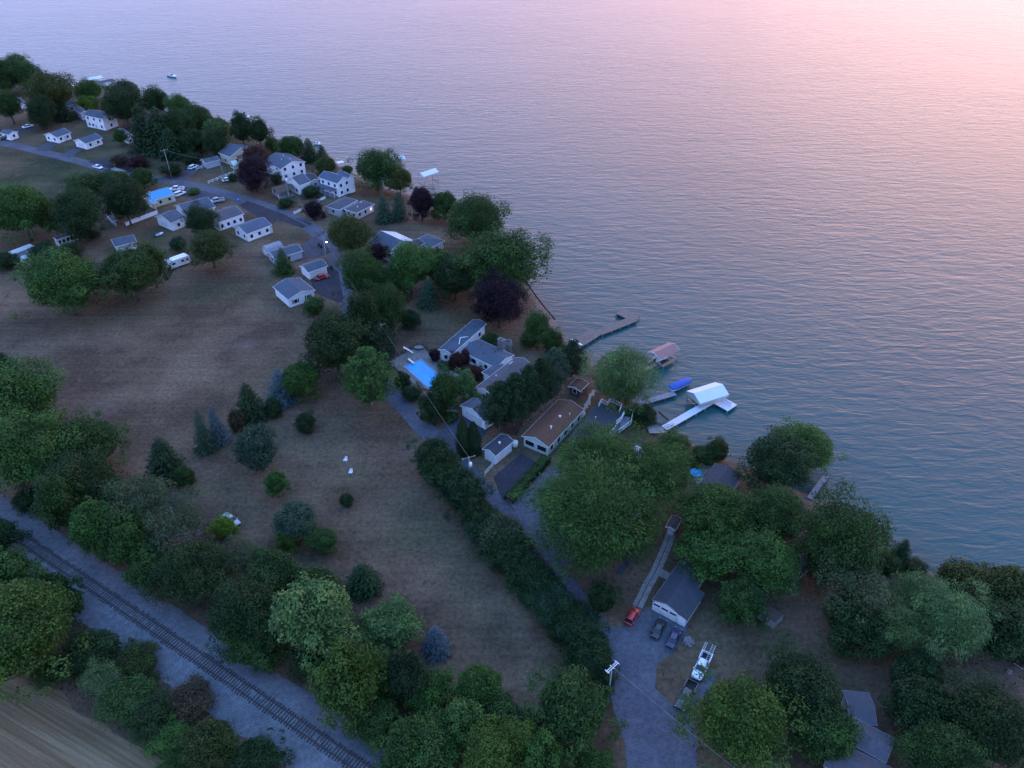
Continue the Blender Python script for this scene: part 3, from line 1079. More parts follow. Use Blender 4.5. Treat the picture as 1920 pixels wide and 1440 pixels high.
for a in [
    ('spruce', 503, 692, 562, 772, 'blue', 'blue spruce beside the round green bush in the meadow'),
    ('broad', 522, 670, 600, 750, 'gr', 'round bright green tree right behind the meadow blue spruce'),
    ('fir', 448, 718, 503, 806, 'con', 'dark conifer left of the blue spruce in the meadow'),
    ('spruce', 368, 768, 408, 860, 'bgreen', 'grey green spruce, left one of the narrow pair in the meadow'),
    ('spruce', 394, 762, 435, 845, 'blue', 'bluish spruce, right one of the narrow pair in the meadow'),
    ('dense', 442, 792, 523, 880, 'bgreen', 'round dense green tree below the dark meadow conifer'),
    ('scrub', 428, 765, 458, 812, 'brown', 'thin rusty brown dying tree between the spruce pair and dark conifer', 'dying_tree'),
    ('shrub', 550, 768, 592, 812, 'dk', 'small round bush below the meadow blue spruce'),
    ('tall', 495, 878, 540, 932, 'gr', 'slim young tree alone in the middle of the meadow'),
    ('dense', 510, 938, 597, 1012, 'bgreen', 'dark rounded bush in the lower meadow with two small ones at its feet'),
    ('shrub', 515, 985, 562, 1035, 'yel', 'yellowish bush left foot of the dark rounded lower meadow bush'),
    ('shrub', 577, 982, 637, 1040, 'md', 'green bush at the right foot of the dark rounded lower meadow bush'),
    ('fir', 652, 1060, 715, 1132, 'con', 'loose dark young conifer clump in the lower meadow'),
    ('shrub', 638, 924, 660, 950, 'dk', 'tiny dark bush right of the lawn chairs'),
    ('shrub', 500, 740, 526, 790, 'con', 'dark low growth between blue spruce and dark conifer'),
]:
    tree(*a[:7], GM, *(a[7:8]))
GC = 'trees around the middle houses and pool'
for a in [
    ('huge', 562, 570, 690, 706, 'dk', 'very large dark tree dominating the corner of the dry field'),
    ('broad', 648, 545, 716, 655, 'dk', 'dark tree joined to the right of the very large field corner tree'),
    ('broad', 665, 600, 735, 690, 'con', 'shaded tree beside the utility pole left of the pool'),
    ('pine', 655, 666, 742, 782, 'gr', 'light green soft pine left of the swimming pool driveway'),
    ('dense', 690, 525, 757, 625, 'md', 'tall domed tree in front of the shaded lawn above the pool'),
    ('broad', 634, 462, 726, 562, 'md', 'large green tree right of the red car driveway'),
    ('broad', 608, 398, 702, 478, 'olive', 'olive green tree beside the lit street lamp'),
    ('broad', 690, 455, 728, 492, 'plum', 'small plum coloured tree beside the white sloped roof', 'plum_tree'),
    ('broad', 722, 445, 812, 545, 'lt', 'brightest green tree in front of the house with the white roof slope'),
    ('broad', 780, 455, 856, 530, 'gr', 'fresh green tree joined to the right of the brightest green one'),
    ('broad', 700, 490, 770, 560, 'md', 'dull green tree below the small plum coloured tree'),
    ('spruce', 782, 518, 826, 588, 'bgreen', 'dull blue spruce at the top of the shaded lawn'),
    ('shrub', 568, 555, 612, 592, 'md', 'green bush at the corner of the shuttered white house'),
    ('shrub', 748, 575, 792, 618, 'con', 'dark bush on the shaded lawn above the pool'),
    ('huge', 828, 362, 948, 450, 'md', 'big shoreline tree right of the plum tree on the point'),
    ('huge', 858, 430, 1022, 548, 'md', 'wide shoreline tree with ragged right branches over the water'),
    ('broad', 805, 470, 900, 560, 'dk', 'dark tree behind the shaded lawn left of the purple beech'),
    ('dense', 884, 510, 986, 610, 'plum', 'huge round purple beech beside the grey roofed mansion', 'purple_beech_tree'),
    ('scrub', 982, 580, 1035, 640, 'gr', 'bright green brush on the bank right of the purple beech'),
    ('scrub', 1010, 612, 1060, 665, 'md', 'green brush on the bank near the foot of the brown dock'),
    ('scrub', 975, 620, 1012, 655, 'olive', 'olive low brush between the mansion yard and the bank'),
    ('dense', 804, 693, 862, 768, 'md', 'round dark green tree overhanging the lower pool corner'),
    ('broad', 846, 692, 892, 748, 'pale', 'lighter green small tree right of the pool tree'),
    ('shrub', 838, 656, 872, 694, 'red', 'reddish bush against the mansion wing wall', 'red_leaf_shrub'),
    ('shrub', 864, 654, 882, 682, 'maroon', 'small maroon bush right of the reddish mansion bush', 'red_leaf_shrub'),
    ('shrub', 874, 682, 908, 716, 'red', 'reddish bush in the inner corner of the mansion courtyard', 'red_leaf_shrub'),
    ('shrub', 806, 655, 824, 678, 'plum', 'small plum bush at the left corner of the mansion', 'plum_shrub'),
    ('shrub', 822, 676, 846, 692, 'grey', 'low grey green bush on the pool terrace edge'),
    ('shrub', 742, 696, 768, 728, 'dk', 'dark bush outside the left fence of the pool'),
    ('shrub', 756, 722, 786, 752, 'con', 'dark bush outside the lower left fence of the pool'),
    ('broad', 790, 730, 838, 790, 'dk', 'dark round tree below the pool beside the garden path'),
    ('shrub', 833, 770, 858, 792, 'md', 'small round bush beside the mansion garage'),
    ('shrub', 905, 620, 938, 652, 'md', 'green shrubs growing under the chimney side of the mansion'),
    ('shrub', 972, 688, 1000, 715, 'md', 'round bush at the lakeside end of the mansion'),
    ('cedar', 858, 788, 884, 856, 'dk', 'left one of the two columnar cedars by the small white garage'),
    ('cedar', 877, 795, 902, 856, 'con', 'right one of the two columnar cedars by the small white garage'),
]:
    tree(*a[:7], GC, *(a[7:8]))
GP = 'row of tall pines beside the brown roofed cottage'
for a in [
    ('pine', 904, 728, 968, 822, 'con', 'pine nearest the mansion garage in the row with bare trunks'),
    ('pine', 935, 712, 992, 812, 'con', 'second pine from the mansion garage in the row'),
    ('pine', 962, 696, 1015, 795, 'con', 'third pine from the mansion garage in the row'),
    ('pine', 990, 680, 1038, 776, 'con', 'middle pine of the row beside the brown roof'),
    ('pine', 1010, 662, 1060, 752, 'bgreen', 'bluish pine near the lake end of the row'),
    ('pine', 1046, 645, 1096, 722, 'con', 'dark pine closest to the lake in the row'),
]:
    tree(*a, GP)
GH = 'evergreens of the tall hedge along the gravel lane'
HL = [(776, 812, 848, 892, 'con', 'topmost evergreen of the tall lane hedge across from the cedars'),
      (802, 850, 878, 928, 'dk', 'second evergreen from the top of the tall lane hedge'),
      (838, 888, 916, 972, 'con', 'lane hedge evergreen across from the asphalt parking square'),
      (862, 925, 932, 1000, 'dk', 'lane hedge evergreen across from the gravel lot under the feathery tree'),
      (888, 962, 982, 1050, 'grey', 'lane hedge evergreen with a grey dry top'),
      (930, 1008, 1008, 1092, 'con', 'lane hedge evergreen just below the grey topped one'),
      (965, 1046, 1050, 1130, 'con', 'lane hedge evergreen beside the feathery tree lower edge'),
      (1000, 1088, 1082, 1172, 'bgreen', 'bluish lane hedge evergreen left of the white sign frame'),
      (1035, 1135, 1120, 1222, 'con', 'dark lane hedge evergreen beside the drive junction'),
      (1062, 1180, 1152, 1268, 'dk', 'lane hedge evergreen left above the utility pole crossarm'),
      (1085, 1222, 1158, 1318, 'con', 'lowest evergreen of the lane hedge at the utility pole')]
HL += [(788, 832, 862, 912, 'dk', 'lane hedge evergreen just below the topmost one'),
       (820, 870, 898, 952, 'con', 'lane hedge evergreen directly across from the utility pole transformer'),
       (876, 944, 958, 1028, 'con', 'lane hedge evergreen just above the grey topped one'),
       (912, 986, 998, 1072, 'dk', 'lane hedge evergreen touching the right side of the grey topped one'),
       (948, 1028, 1032, 1114, 'dk', 'second lane hedge evergreen below the grey topped one'),
       (984, 1068, 1070, 1154, 'con', 'lane hedge evergreen just above the bluish one'),
       (1018, 1112, 1104, 1200, 'dk', 'lane hedge evergreen just below the bluish one'),
       (1050, 1160, 1138, 1248, 'con', 'lane hedge evergreen opposite the red hatchback'),
       (1078, 1204, 1156, 1292, 'dk', 'second lowest evergreen of the lane hedge')]
for a in HL:
    tree('yew', *a, GH)
GL = 'trees of the lakeside lots at the lower right'
for a in [
    ('feather', 990, 850, 1218, 1090, 'gr', 'largest feathery bright tree over the gravel lot'),
    ('feather', 1035, 798, 1200, 915, 'gr', 'feathery tree above the gravel lot hiding the flat roofed house front'),
    ('feather', 1150, 808, 1305, 960, 'gr', 'feathery tree with pale gaps left of the blue kiddie pool'),
    ('feather', 1130, 920, 1240, 1060, 'md', 'darker feathery tree between the largest one and the hut'),
    ('broad', 1275, 890, 1420, 1030, 'gr', 'broad green tree covering the roof by the blue kiddie pool'),
    ('broad', 1385, 895, 1520, 1025, 'md', 'green tree behind the round shoreline tree over the roof'),
    ('broad', 1285, 975, 1400, 1095, 'gr', 'green tree above the dark roofed white garage'),
    ('broad', 1375, 985, 1508, 1120, 'lt', 'light green tree right of the dark roofed white garage'),
    ('broad', 1345, 1075, 1440, 1170, 'md', 'low tree beside the grey block shed'),
    ('dense', 1495, 918, 1660, 1098, 'md', 'very round dark green shoreline tree near the stubby pier'),
    ('broad', 1510, 1000, 1600, 1100, 'dk', 'shaded lower part tree under the very round shoreline tree'),
    ('huge', 1393, 795, 1532, 925, 'dk', 'tall dark shoreline tree with a bright tree behind it'),
    ('broad', 1500, 720, 1612, 828, 'lt', 'bright green tree top behind the tall dark shoreline tree'),
    ('shrub', 1240, 806, 1302, 856, 'md', 'shore bush right at the foot of the white dock'),
    ('shrub', 1290, 826, 1345, 876, 'md', 'middle one of the shore bushes below the white dock'),
    ('shrub', 1328, 806, 1374, 862, 'olive', 'outermost shore bush below the white dock'),
    ('shrub', 1255, 818, 1285, 845, 'maroon', 'small maroon bush among the shore bushes', 'red_leaf_shrub'),
    ('feather', 1104, 638, 1225, 765, 'pale', 'pale feathery tree beside the red roofed boat hoist'),
    ('feather', 1182, 688, 1236, 745, 'pale', 'small pale feathery tree joined to the one by the red roofed hoist'),
    ('shrub', 1186, 748, 1236, 800, 'dk', 'round dark bush at the lake end of the railed deck'),
    ('scrub', 1165, 760, 1192, 790, 'md', 'green brush between railed deck and the grey dock'),
    ('yew', 1098, 1080, 1160, 1156, 'dk', 'dark bush at the bend of the lane near the white sign frame'),
    ('airy', 1540, 1045, 1680, 1160, 'grey', 'thinning tree with pale dead branches right of the round shoreline tree'),
    ('bare', 1590, 1050, 1660, 1120, 'grey', 'dead tree with bare pale branches'),
    ('shrub', 1635, 1028, 1692, 1075, 'olive', 'orange tinged bush at the shore beside the small conifer'),
    ('fir', 1672, 1000, 1714, 1060, 'con', 'small dark conifer on the shore against the water'),
    ('shrub', 1704, 1038, 1748, 1078, 'con', 'low dark shore bush right of the small conifer'),
    ('feather', 1660, 1055, 1790, 1190, 'silver', 'silvery feathery tree left half of the pair above the bare lot'),
    ('feather', 1720, 1085, 1862, 1245, 'silver', 'silvery feathery tree right half of the pair with drooping sprays'),
    ('feather', 1640, 1120, 1740, 1235, 'pale', 'pale feathery tree below the silvery pair'),
    ('broad', 1750, 1042, 1868, 1150, 'olive', 'olive shoreline tree behind the silvery pair'),
    ('broad', 1835, 1045, 1960, 1165, 'olive', 'olive shoreline tree cut by the right edge'),
    ('broad', 1800, 1110, 1930, 1225, 'dk', 'shaded green tree around the white shed at the right edge'),
    ('broad', 1545, 1120, 1660, 1210, 'dk', 'dark scraggly tree below the dead branches'),
    ('scrub', 1870, 1175, 1945, 1250, 'con', 'dark brush on the bank at the right edge'),
    ('broad', 1680, 1215, 1775, 1300, 'dk', 'dark tree below the silvery pair above the bottom right trees'),
    ('huge', 1765, 1255, 1940, 1450, 'dk', 'biggest dark tree in the bottom right corner'),
    ('broad', 1668, 1255, 1800, 1390, 'dk', 'dark tree right of the big grey roof at the bottom'),
    ('broad', 1690, 1345, 1850, 1490, 'md', 'dark green tree cut by the bottom edge right of the grey roof'),
    ('huge', 1298, 1245, 1490, 1450, 'yel', 'huge yellow green tree beside the white pickup'),
    ('broad', 1425, 1222, 1585, 1360, 'dk', 'dark green tree behind the huge yellow green one'),
    ('broad', 1478, 1300, 1612, 1430, 'md', 'green tree between the huge yellow one and the big grey roof'),
]:
    tree(*a[:7], GL, *(a[7:8]))
GV = 'trees among the upper left houses'
for a in [
    ('broad', 764, 343, 814, 408, 'plum', 'plum tree on the lawn by the point', 'plum_tree'),
    ('spruce', 702, 360, 739, 424, 'bgreen', 'left one of the two blue spruces on the lakeside lawn'),
    ('spruce', 732, 355, 766, 420, 'bgreen', 'right one of the two blue spruces on the lakeside lawn'),
    ('huge', 660, 273, 750, 348, 'md', 'big dark spreading tree behind the two storey blue roofed house'),
    ('broad', 722, 305, 774, 362, 'olive', 'olive tree in front of the big spreading tree on the point'),
    ('broad', 806, 352, 858, 408, 'md', 'green tree between the lawn plum tree and the shoreline'),
    ('broad', 518, 248, 572, 298, 'md', 'round green tree on the shore behind the largest two storey pair'),
    ('fir', 566, 258, 600, 308, 'con', 'left dark conifer of two near the small moored boat'),
    ('fir', 592, 270, 620, 312, 'con', 'right dark conifer of two near the small moored boat'),
    ('broad', 588, 288, 632, 332, 'olive', 'olive green tree in front of the two conifers by the shore'),
    ('shrub', 495, 253, 522, 286, 'olive', 'thin olive bush on the shore beside the twin trees'),
    ('tall', 431, 208, 470, 272, 'dk', 'left one of the dark twin trees leaning over the shore'),
    ('broad', 462, 217, 506, 272, 'dk', 'right one of the dark twin trees leaning over the shore'),
    ('dense', 439, 288, 508, 354, 'plum', 'largest round plum tree beside the road', 'plum_tree'),
    ('broad', 452, 276, 502, 306, 'red', 'rusty red tree behind the largest roadside plum', 'red_leaf_tree'),
    ('shrub', 566, 373, 608, 412, 'plum', 'small round plum tree by the road corner', 'plum_tree'),
    ('dense', 344, 380, 409, 440, 'dk', 'round dark green tree against the long grey roofs'),
    ('broad', 352, 432, 436, 490, 'olive', 'low spreading olive tree beside the camper trailer'),
    ('shrub', 316, 442, 349, 474, 'con', 'dark bush behind the camper trailer'),
    ('broad', 42, 472, 188, 578, 'gr', 'largest green tree at the top edge of the dry field'),
    ('broad', 110, 490, 190, 560, 'md', 'right lower half tree of the largest field top tree'),
    ('broad', 182, 455, 302, 560, 'md', 'mid green tree between the largest field top tree and the camper'),
    ('broad', 250, 448, 310, 532, 'olive', 'olive brown tree left of the camper trailer'),
    ('dense', 98, 345, 192, 445, 'dk', 'round dark tree behind the small blue trailer shed'),
    ('dense', 188, 333, 274, 415, 'dk', 'round dark tree left of the blue roofed house'),
    ('broad', -30, 335, 98, 445, 'gr', 'wide green tree at the left edge by the crop field'),
    ('broad', 70, 370, 120, 440, 'olive', 'narrow brownish tree between the two wide ones at the left'),
    ('broad', 60, 448, 108, 492, 'con', 'dark tree left of the largest field top tree behind the white sheds'),
    ('scrub', 98, 452, 152, 498, 'dk', 'dark scrub behind the largest field top tree'),
    ('scrub', -20, 470, 32, 510, 'dk', 'dark scrub at the left edge near the white sheds'),
    ('spruce', 513, 464, 553, 522, 'md', 'loose green conifer beside the long grey barn roof'),
    ('scrub', 120, 328, 195, 365, 'md', 'hedge brush along the crop field left of the blue roof'),
    ('scrub', 185, 322, 248, 352, 'md', 'hedge brush along the crop field near the road'),
    ('broad', 242, 312, 288, 350, 'md', 'low green tree beside the road above the blue roof'),
    ('shrub', 352, 352, 372, 364, 'lt', 'small bright bush between the blue roofed and long grey houses'),
    ('shrub', 428, 325, 444, 340, 'con', 'small dark bush by the white rail fence near the road'),
    ('shrub', 160, 432, 182, 446, 'maroon', 'small red bush beside the blue trailer shed', 'red_leaf_shrub'),
    ('shrub', 505, 322, 530, 345, 'dk', 'dark bush right of the largest roadside plum'),
    ('shrub', 520, 368, 552, 390, 'con', 'dark hedge clump by the road below the porch'),
    ('shrub', 566, 351, 602, 369, 'con', 'dark hedge clump beside the two storey porch house'),
    ('shrub', 655, 300, 672, 318, 'md', 'green bush on the shore left of the big spreading tree'),
]:
    tree(*a[:7], GV, *(a[7:8]))
GF = 'trees of the far shore'
for a in [
    ('broad', 6, 95, 56, 145, 'lt', 'light green tree on the far shore beside the far dock'),
    ('broad', -25, 105, 42, 172, 'md', 'dark green tree at the left edge on the far shore'),
    ('broad', 20, 122, 84, 160, 'md', 'wide green tree just below the light one on the far shore'),
    ('broad', -15, 163, 40, 226, 'md', 'green tree at the left edge beside the small white garage'),
    ('broad', 44, 145, 138, 195, 'olive', 'brownish green wide tree below the far dock'),
    ('dense', 48, 178, 100, 236, 'dk', 'very dark round tree left of the grey roofs far up the shore'),
    ('fir', 100, 190, 142, 232, 'con', 'dark conifer in front of the far grey roofs'),
    ('broad', 138, 145, 192, 190, 'gr', 'green tree below the far white boat canopies'),
    ('shrub', 142, 175, 188, 208, 'lime', 'yellow green bush beside the far two storey white house'),
    ('broad', 186, 157, 272, 232, 'dk', 'biggest dark tree beside the far two storey white house'),
    ('broad', 205, 154, 266, 190, 'dk', 'dark tree on the shoreline behind the biggest far tree'),
    ('broad', 264, 156, 318, 218, 'dk', 'dark tree with a notched top on the far shoreline'),
    ('fir', 250, 195, 306, 292, 'con', 'tall dark conifer in the middle of the wooded far lots'),
    ('broad', 300, 200, 356, 272, 'dk', 'dark tree filling the woods behind the tall conifers'),
    ('fir', 276, 202, 343, 298, 'con', 'dark conifer right of the tallest in the wooded far lots'),
    ('fir', 302, 240, 350, 305, 'con', 'ragged dark conifer behind the crossarm pole'),
    ('broad', 310, 172, 362, 228, 'gr', 'lighter green shoreline tree right of the notched dark tree'),
    ('broad', 330, 188, 402, 256, 'md', 'broad green shoreline tree left of the pale green one'),
    ('broad', 380, 213, 432, 268, 'pale', 'pale green rounded tree left of the dark twin trees'),
    ('dense', 378, 238, 428, 290, 'dk', 'dark tree in front of the pale green rounded one'),
    ('broad', 212, 241, 236, 270, 'gr', 'bright small tree in front of the far gabled house'),
    ('scrub', 345, 262, 382, 288, 'maroon', 'dark red brush behind the white station wagon drive', 'red_leaf_shrub'),
    ('scrub', 236, 290, 280, 318, 'maroon', 'dark red brush at the turn of the paved drive', 'red_leaf_shrub'),
    ('scrub', 300, 302, 342, 332, 'dk', 'dark roadside brush at the foot of the crossarm pole'),
    ('scrub', 340, 286, 378, 308, 'dk', 'dark brush left of the small grey shed'),
    ('scrub', 205, 288, 242, 312, 'brown', 'brown brush around the white tanks on the paved drive'),
    ('broad', -10, 128, 20, 170, 'dk', 'shaded tree at the very left of the far shore'),
    ('broad', 330, 235, 385, 285, 'dk', 'dark tree behind the dark red brush'),
]:
    tree(*a[:7], GF, *(a[7:8]))


# ------------------------------------------------------------------ buildings
class Frame:
    pass


def rect3(p0, p1, p2, z, ridge='12'):
    a, b, c = P(*p0, z), P(*p1, z), P(*p2, z)
    F = Frame()
    e = (b - a).normalized()
    n = Vector((-e.y, e.x, 0))
    dd = (c - b).dot(n)
    if dd < 0:
        n = -n; dd = -dd
    if ridge == '01':
        F.ex, F.L, F.ey, F.W = e, (b - a).length, n, dd
    else:
        F.ey, F.W, F.ex, F.L = e, (b - a).length, n, dd
    F.c = (a + b) / 2 + n * dd / 2
    F.c.z = 0
    F.flip = F.ex.cross(F.ey).z < 0
    if F.flip and ridge == '12':
        F.ey = -F.ey
    elif F.flip:
        F.ex = -F.ex
    F.near = ridge
    F.T = lambda x, y, zz: F.c + F.ex * x + F.ey * y + Vector((0, 0, zz))
    F.ang = math.atan2(F.ex.y, F.ex.x)
    return F


def face_box(F, l, w, face, s, z, bw, bh, d, base=0.0):
    """box lying on an outside wall face: centre s along the face, z height"""
    if face[1] == 'x':
        sg = 1 if face[0] == '+' else -1
        c = F.T(sg * (l + base + d / 2), s, z); dim = (d, bw, bh)
    else:
        sg = 1 if face[0] == '+' else -1
        c = F.T(s, sg * (w + base + d / 2), z); dim = (bw, d, bh)
    return MB().box(c, dim, F.ang)


def facing(F, face):
    n = F.ex if face[1] == 'x' else F.ey
    if face[0] == '-':
        n = -n
    return n.dot(CAMP - F.c) > 0


def add_window(root, F, l, w, face, s, z, ww, wh, shut=False, lit=False):
    fr = face_box(F, l, w, face, s, z, ww + .18, wh + .18, .06).build('window', TRIM, root)
    face_box(F, l, w, face, s, z, ww, wh, .025, .06).build('pane', LITWIN if lit else GLASSM, fr)
    if shut:
        for k in (-1, 1):
            face_box(F, l, w, face, s + k * (ww / 2 + .36), z, .36, wh + .1, .05).build('shutter', DARKWOOD, fr)


def block(root, p0, p1, p2, eave, pitch=.36, ridge='12', wall=WHITE, roof=GREYROOF, hip=False, oh=.35, gw=1, sw=2, storeys=1, door=None, gdoor=None, shut=False, gww=None,
          trim=TRIM, base=0.0, wz=1.5, flat=False, gable_mat=None, lit=None, F=None):
    F = F or rect3(p0, p1, p2, eave, ridge)
    L, W = F.L, F.W
    l, w = L / 2 - oh, W / 2 - oh
    T = F.T

    def side(t):     # long side named '+y' is the one towards p1 when the ridge runs away from p0-p1
        if t and F.near == '12' and F.flip and t[0][1] == 'y':
            return (('-' if t[0][0] == '+' else '+') + 'y', *t[1:])
        return t
    door, gdoor, lit = side(door), side(gdoor), side(lit)
    rz = eave + pitch * W / 2
    zt = eave + pitch * oh - .2
    m = MB()
    if hip or flat:
        zt = eave - .12
        m.add([T(-l, -w, base), T(l, -w, base), T(l, w, base), T(-l, w, base), T(-l, -w, zt), T(l, -w, zt), T(l, w, zt), T(-l, w, zt)],
              [(0, 1, 5, 4), (1, 2, 6, 5), (2, 3, 7, 6), (3, 0, 4, 7), (4, 5, 6, 7)])
    else:
        m.add([T(-l, -w, base), T(l, -w, base), T(l, w, base), T(-l, w, base), T(-l, -w, zt), T(l, -w, zt), T(l, w, zt), T(-l, w, zt), T(-l, 0, rz - .22), T(l, 0, rz - .22)],
              [(0, 1, 5, 4), (1, 2, 6, 9, 5), (2, 3, 7, 6), (3, 0, 4, 8, 7)])
    m.build('wall', wall, root)
    m = MB(); X = L / 2
    if flat:
        m.add([T(-X, -W / 2, eave - .12), T(X, -W / 2, eave - .12), T(X, W / 2, eave - .12), T(-X, W / 2, eave - .12), T(-X, -W / 2, eave + .1), T(X, -W / 2, eave + .1), T(X, W / 2, eave + .1), T(-X, W / 2, eave + .1)],
              [(3, 2, 1, 0), (4, 5, 6, 7), (0, 1, 5, 4), (1, 2, 6, 5), (2, 3, 7, 6), (3, 0, 4, 7)])
    elif hip:
        q = min(W / 2, L / 2) * .98
        m.add([T(-X, -W / 2, eave - .12), T(X, -W / 2, eave - .12), T(X, W / 2, eave - .12), T(-X, W / 2, eave - .12), T(-X, -W / 2, eave), T(X, -W / 2, eave), T(X, W / 2, eave), T(-X, W / 2, eave), T(-X + q, 0, rz), T(X - q, 0, rz)],
              [(3, 2, 1, 0), (0, 1, 5, 4), (1, 2, 6, 5), (2, 3, 7, 6), (3, 0, 4, 7), (4, 5, 9, 8), (5, 6, 9), (6, 7, 8, 9), (7, 4, 8)])
    else:
        pr = [(-W / 2, eave), (-W / 2, eave - .16), (0, rz - .18), (W / 2, eave - .16), (W / 2, eave), (0, rz)]
        m.add([T(-X, y, z) for y, z in pr] + [T(X, y, z) for y, z in pr],
              [(5, 0, 1, 2), (5, 2, 3, 4), (11, 8, 7, 6), (11, 10, 9, 8)] + [((i + 1) % 6, i, i + 6, (i + 1) % 6 + 6) for i in range(6)])
    ro = m.build('roof', roof, root)
    m = MB()
    for sg in (-1, 1):
        m.box(T(0, sg * (W / 2 + .028), eave - .1), (L + .1, .05, .2), F.ang)
        if not (hip or flat):
            for h in (-1, 1):
                x0, x1 = sg * (X + .004), sg * (X + .05)
                q = [(h * W / 2, eave + .01), (0, rz + .015), (0, rz - .2), (h * W / 2, eave - .2)]
                m.add([T(x0, y, z) for y, z in q] + [T(x1, y, z) for y, z in q], [(0, 1, 2, 3), (7, 6, 5, 4)] + [((i + 1) % 4, i, i + 4, (i + 1) % 4 + 4) for i in range(4)])
        else:
            m.box(T(sg * (X + .028), 0, eave - .1), (.05, W - .01, .2), F.ang)
    m.build('fascia', trim, ro)
    used = set()
    if gdoor:
        face, s, gwid, gh, panes = gdoor
        used.add((face, 'all' if abs(gwid) > (2 * (w if face[1] == 'x' else l)) * .5 else s))
        gd = face_box(F, l, w, face, s, gh / 2 + .05, gwid, gh, .06).build('garage_door', WHITE if wall is not WHITE else WHITE2, root)
        if panes:
            for k in range(panes):
                face_box(F, l, w, face, s + (k - (panes - 1) / 2) * gwid / panes, gh * .8, gwid / panes * .78, .42, .02, .06).build('pane', GLASSM, gd)
    if door:
        face, s = door
        d = face_box(F, l, w, face, s, base + 1.05, .95, 2.1, .07).build('door', DOORM, root)
        face_box(F, l, w, face, s + .33, base + 1.0, .08, .08, .06, .07).build('handle', STEEL, d)
    for face in ('+x', '-x', '+y', '-y'):
        if not facing(F, face):
            continue
        n = gw if face[1] == 'x' else sw
        span = 2 * (w if face[1] == 'x' else l)
        for st in range(storeys):
            z = base + wz + st * 2.75
            for k in range(n):
                s = (k - (n - 1) / 2) * span / n
                if st == 0 and gdoor and gdoor[0] == face and abs(s - gdoor[1]) < gdoor[2] / 2 + .6:
                    continue
                if st == 0 and door and door[0] == face and abs(s - door[1]) < 1.15:
                    s += 1.6 if s >= door[1] else -1.6
                    if abs(s) > span / 2 - .5:
                        continue
                add_window(root, F, l, w, face, s, z, gww if gww and face[1] == 'x' else 1.0 if span / max(n, 1) > 2.2 else .8, 1.35 if gww else 1.15, shut, lit == (face, k))
    F.eave, F.rz, F.l, F.w, F.roof = eave, rz, l, w, ro
    return F


def vent(F, x, y, mat=TRIM, h=.5, r=.14, name='vent'):
    z = F.rz - abs(y) * (F.rz - F.eave) / (F.W / 2)
    m = MB()
    m.tube([F.T(x, y, z - .15), F.T(x, y, z + h)], r, 8)
    m.tube([F.T(x, y, z + h), F.T(x, y, z + h + .12)], r * 1.5, 8)
    m.build(name, mat, F.roof)


def chimney(F, x, y, w=.8, h=1.3, mat=STONE):
    z = F.rz - abs(y) * (F.rz - F.eave) / (F.W / 2)
    m = MB()
    m.box(F.T(x, y, z + h / 2 - .3), (w, w, h + .6), F.ang)
    m.box(F.T(x, y, z + h + .06), (w + .16, w + .16, .12), F.ang)
    m.build('chimney', mat, F.roof)


def centre(*ps):
    u = sum(p[0] for p in ps) / len(ps); v = sum(p[1] for p in ps) / len(ps)
    return P(u, v + 8)


HOUSES = 'houses along the lakeshore road'


def house(label, p0, p1, p2, eave, name='house', cat='house', group=HOUSES, **kw):
    root = thing(name, label, cat, centre(p0, p1, p2), group)
    return root, block(root, p0, p1, p2, eave, **kw)


SHEDS = 'garages and sheds'
# --- far cluster
house('tiny white hip roofed shed at the left edge by the road', q1(0, 757), q1(66, 772), q1(108, 742), 2.6, 'shed', 'shed', SHEDS, ridge='01', gw=1, sw=1)
house('long low white ranch nearest the left edge with two garage windows in its gable', q1(328, 770), q1(424, 792), q1(543, 756), 2.7, gw=2, sw=2, roof=GREYROOF, door=('+y', .5))
house('low white ranch with grey roof, right one of the two alike in the grass', q1(550, 814), q1(640, 838), q1(768, 794), 2.7, gw=1, sw=2, gdoor=('-x', 0, 3.2, 2.1, 0))
house('two storey white house with three upper windows half hidden by dark trees', q1(622, 622), q1(766, 652), q1(800, 600), 5.4, ridge='01', gw=1, sw=3, storeys=2, door=('-y', .3))
house('white house with its gable window facing right under a big dark tree', q1(872, 735), q1(946, 786), q1(1012, 786), 3.6, ridge='01', gw=1, sw=1)
house('grey roofed house left one of two behind the far dark conifer', q1(372, 545), q1(440, 570), q1(545, 530), 3.2, roof=GREYROOF, wall=GREYW, gw=1, sw=2)
house('grey roofed house right one of two behind the far dark conifer', q1(548, 570), q1(600, 610), q1(632, 580), 3.4, ridge='01', roof=GREYROOF, wall=GREYW, gw=1, sw=1)
house('small white garage peeking out between trees at the far left', q1(108, 500), q1(150, 535), q1(185, 520), 2.8, 'garage', 'garage', SHEDS, ridge='01', gw=0, sw=0)
house('small white boathouse at the water right of the notched dark tree', q1(1205, 535), q1(1235, 560), q1(1280, 520), 2.5, 'boathouse', 'boathouse', SHEDS, gw=1, sw=0)
house('grey roofed house with a tan gable facing the red tree', q3(40, 377), q3(135, 412), q3(345, 350), 3.8, ridge='01', wall=TAN, gw=2, sw=1)
r, F = house('large white house with four upper windows beside the roadside plum', q3(410, 440), q3(548, 512), q3(706, 428), 4.9, ridge='01', gw=3, sw=2, storeys=2, pitch=.3)
for a in ((-2, 1), (1, -1.6), (3, 1)):
    vent(F, *a, h=.3, r=.1)
r, F = house('small white house with a brown porch roof by the transformer pole', q3(590, 600), q3(706, 645), q3(795, 608), 4.2, gw=1, sw=2, storeys=1, pitch=.5, door=('-x', .3))
pf = rect3(q3(470, 660), q3(525, 708), q3(650, 655), 2.7)
m = MB(); m.slab([pf.T(-pf.L / 2, -pf.W / 2, 2.55), pf.T(pf.L / 2, -pf.W / 2, 2.75), pf.T(pf.L / 2, 0, 3.5), pf.T(-pf.L / 2, 0, 3.3)], .12)
